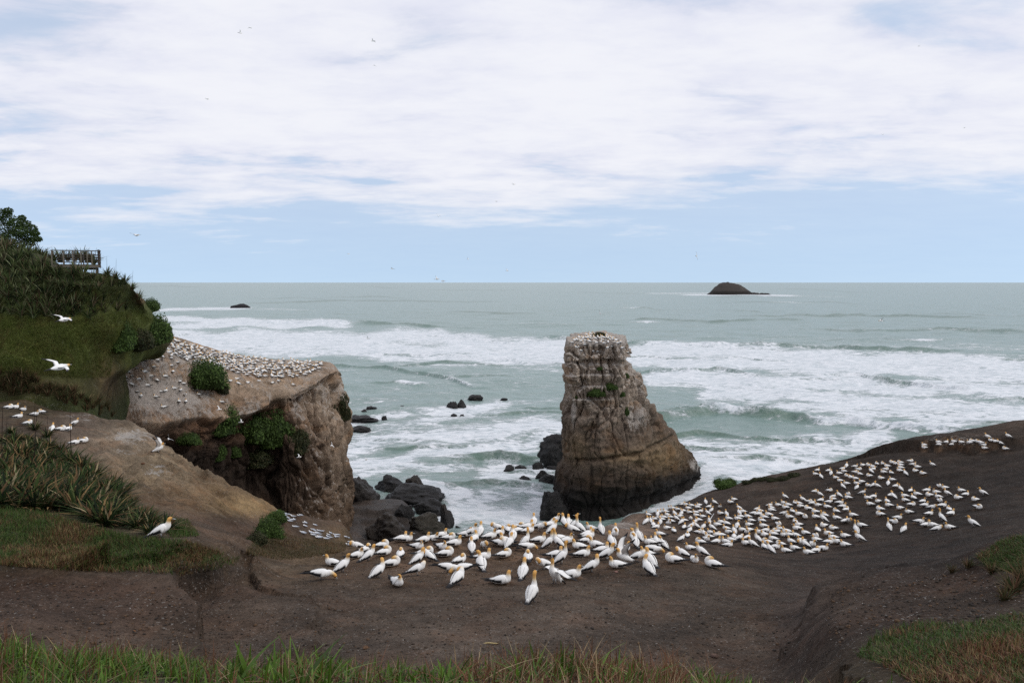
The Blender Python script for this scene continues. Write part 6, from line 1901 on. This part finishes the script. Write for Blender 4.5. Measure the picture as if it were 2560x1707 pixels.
for z in (.28, .50, .72, .94):
    pbox('rail', (WF - .1, .025, .10), (0, DP - .12, z), TIMD)
    pbox('rail', (.025, DP - .1, .16), (WF / 2 + .05, DP / 2, z), TIMD)
for (x, y) in ((1.6, .25), (.3, .25), (1.6, 2.4), (-1.2, .25), (.3, 2.4)):
    pbox('support_post', (.14, .14, 1.3), (x, y, -.85), TIM if y < 1 else TIMD)
pbox('bearer', (WF - .3, .1, .2), (0, .3, -.33), TIMD)

# ------------------------------------------------------------------ small finds on the dark ground
def stone(u, v, w_, label, col, seed):
    p = on_ground(u, v)
    V, F = ICO2
    V = V * (1 + fbm(V * 1.4 + seed, 3, s=800 + seed) * .35)[:, None] * np.array([1, .8, .62])
    s = w_ / FPX * p.y / 2
    o = link('stone', mesh_np('stone', V, F, M_SOIL, np.ones((len(V), 3)) * np.array(col), True, {'guano': np.zeros(len(V))}), None, (p.x, p.y, p.z + s * .3), seed, s)
    tag(o, label, 'stone')


stone(913, 1621, 17, 'orange-brown stone on the dark ground behind the middle grass', (0.17, 0.10, 0.06), 1)
stone(336, 1578, 9, 'small orange stone on the left dark terrace', (0.17, 0.09, 0.045), 2)
stone(1786, 1642, 20, 'grey-brown stone near the foreground sedge on the right', (0.17, 0.12, 0.10), 3)
stone(357, 1160, 10, 'rusty lump of rock on the bare ridge', (0.16, 0.08, 0.045), 4)
stone(1540, 1430, 9, 'pinkish pebble in front of the near colony', (0.40, 0.25, 0.22), 6)
p = on_ground(1225, 1610)
V, F, C = tube3([(-.17, 0, .015), (-.05, .015, .03), (.08, -.01, .025), (.17, .01, .012)], [.013, .018, .016, .008], 6, [(0.42, 0.33, 0.16)] * 4, n=9)
tag(link('stick', mesh_np('stick', V, F, M_WOOD, C), None, (p.x, p.y, p.z), 0.1), 'pale stick lying on the dark ground above the foreground sedge', 'stick')

# foliage pressed up under the deck
for i, (u, v) in enumerate(((126, 700), (146, 702), (166, 704), (186, 706), (206, 708), (226, 710), (244, 711))):
    p = P(u, v + 10, 69.0)
    o = link('flax_bush', FLAXH[i % 6], None, p, rng.uniform(0, 6.28), 0.5)
    tag(o, 'flax clump crowding the front of the lookout platform, %s from left' % ['first', 'second', 'third', 'fourth', 'fifth', 'sixth', 'seventh'][i], 'flax', 'flax clumps under the platform')

for i, (u, v) in enumerate(((20, 622), (44, 626), (66, 630), (86, 634), (106, 640))):
    p = P(u, v + 8, 80)
    o = link('flax_bush', FLAXH[i % 6], None, p, rng.uniform(0, 6.28), 1.0)
    tag(o, 'flax clump under the dark evergreen tree on the skyline, %s from left' % ['first', 'second', 'third', 'fourth', 'fifth'][i], 'flax', 'flax clumps under the tree')

# crumbs of crust, twigs and shed feathers strewn over the colony floor (nobody could count them)
V0, F0 = ico(1)
cs = []
r9 = np.random.default_rng(99)
for poly, n in (([(0, 1440), (440, 1465), (640, 1450), (1000, 1440), (1700, 1430), (1950, 1440), (1980, 1650), (1650, 1650), (800, 1640), (0, 1620)], 2600), ([(780, 1380), (1000, 1350), (1560, 1340), (1780, 1400), (1650, 1440), (850, 1440)], 900), ([(2080, 1470), (2400, 1430), (2560, 1470), (2560, 1560), (2200, 1560), (2060, 1640)], 700)):
    for (u, v) in sample_poly(poly, n, r9):
        q = on_ground(u, v)
        if q is None:
            continue
        s = r9.uniform(.012, .034) * (1.5 if r9.random() < .08 else 1)
        white = r9.random() < .13
        s = s * .5 if white else s
        Vc = V0 * (np.array([1.6, .5, .18]) * s if white else np.array([1, .85, .6]) * s * r9.uniform(.7, 1.3, 3))
        a = r9.uniform(0, 6.28)
        R = np.array([[math.cos(a), -math.sin(a), 0], [math.sin(a), math.cos(a), 0], [0, 0, 1]])
        col = np.array((.38, .36, .33)) if white else np.array([(.045, .033, .025), (.07, .05, .036), (.10, .06, .035), (.03, .024, .02)][r9.integers(4)])
        cs.append((Vc @ R.T + np.array(q) + np.array([0, 0, s * .2]), [F0], np.ones((len(V0), 3)) * col))
V, F, C = to_quads(cs)
tag(link('rubble', mesh_np('rubble', V, F, M_FEATHER, C)), 'crumbs of crust, twigs and shed feathers strewn over the dark ground', None, None, 'stuff')
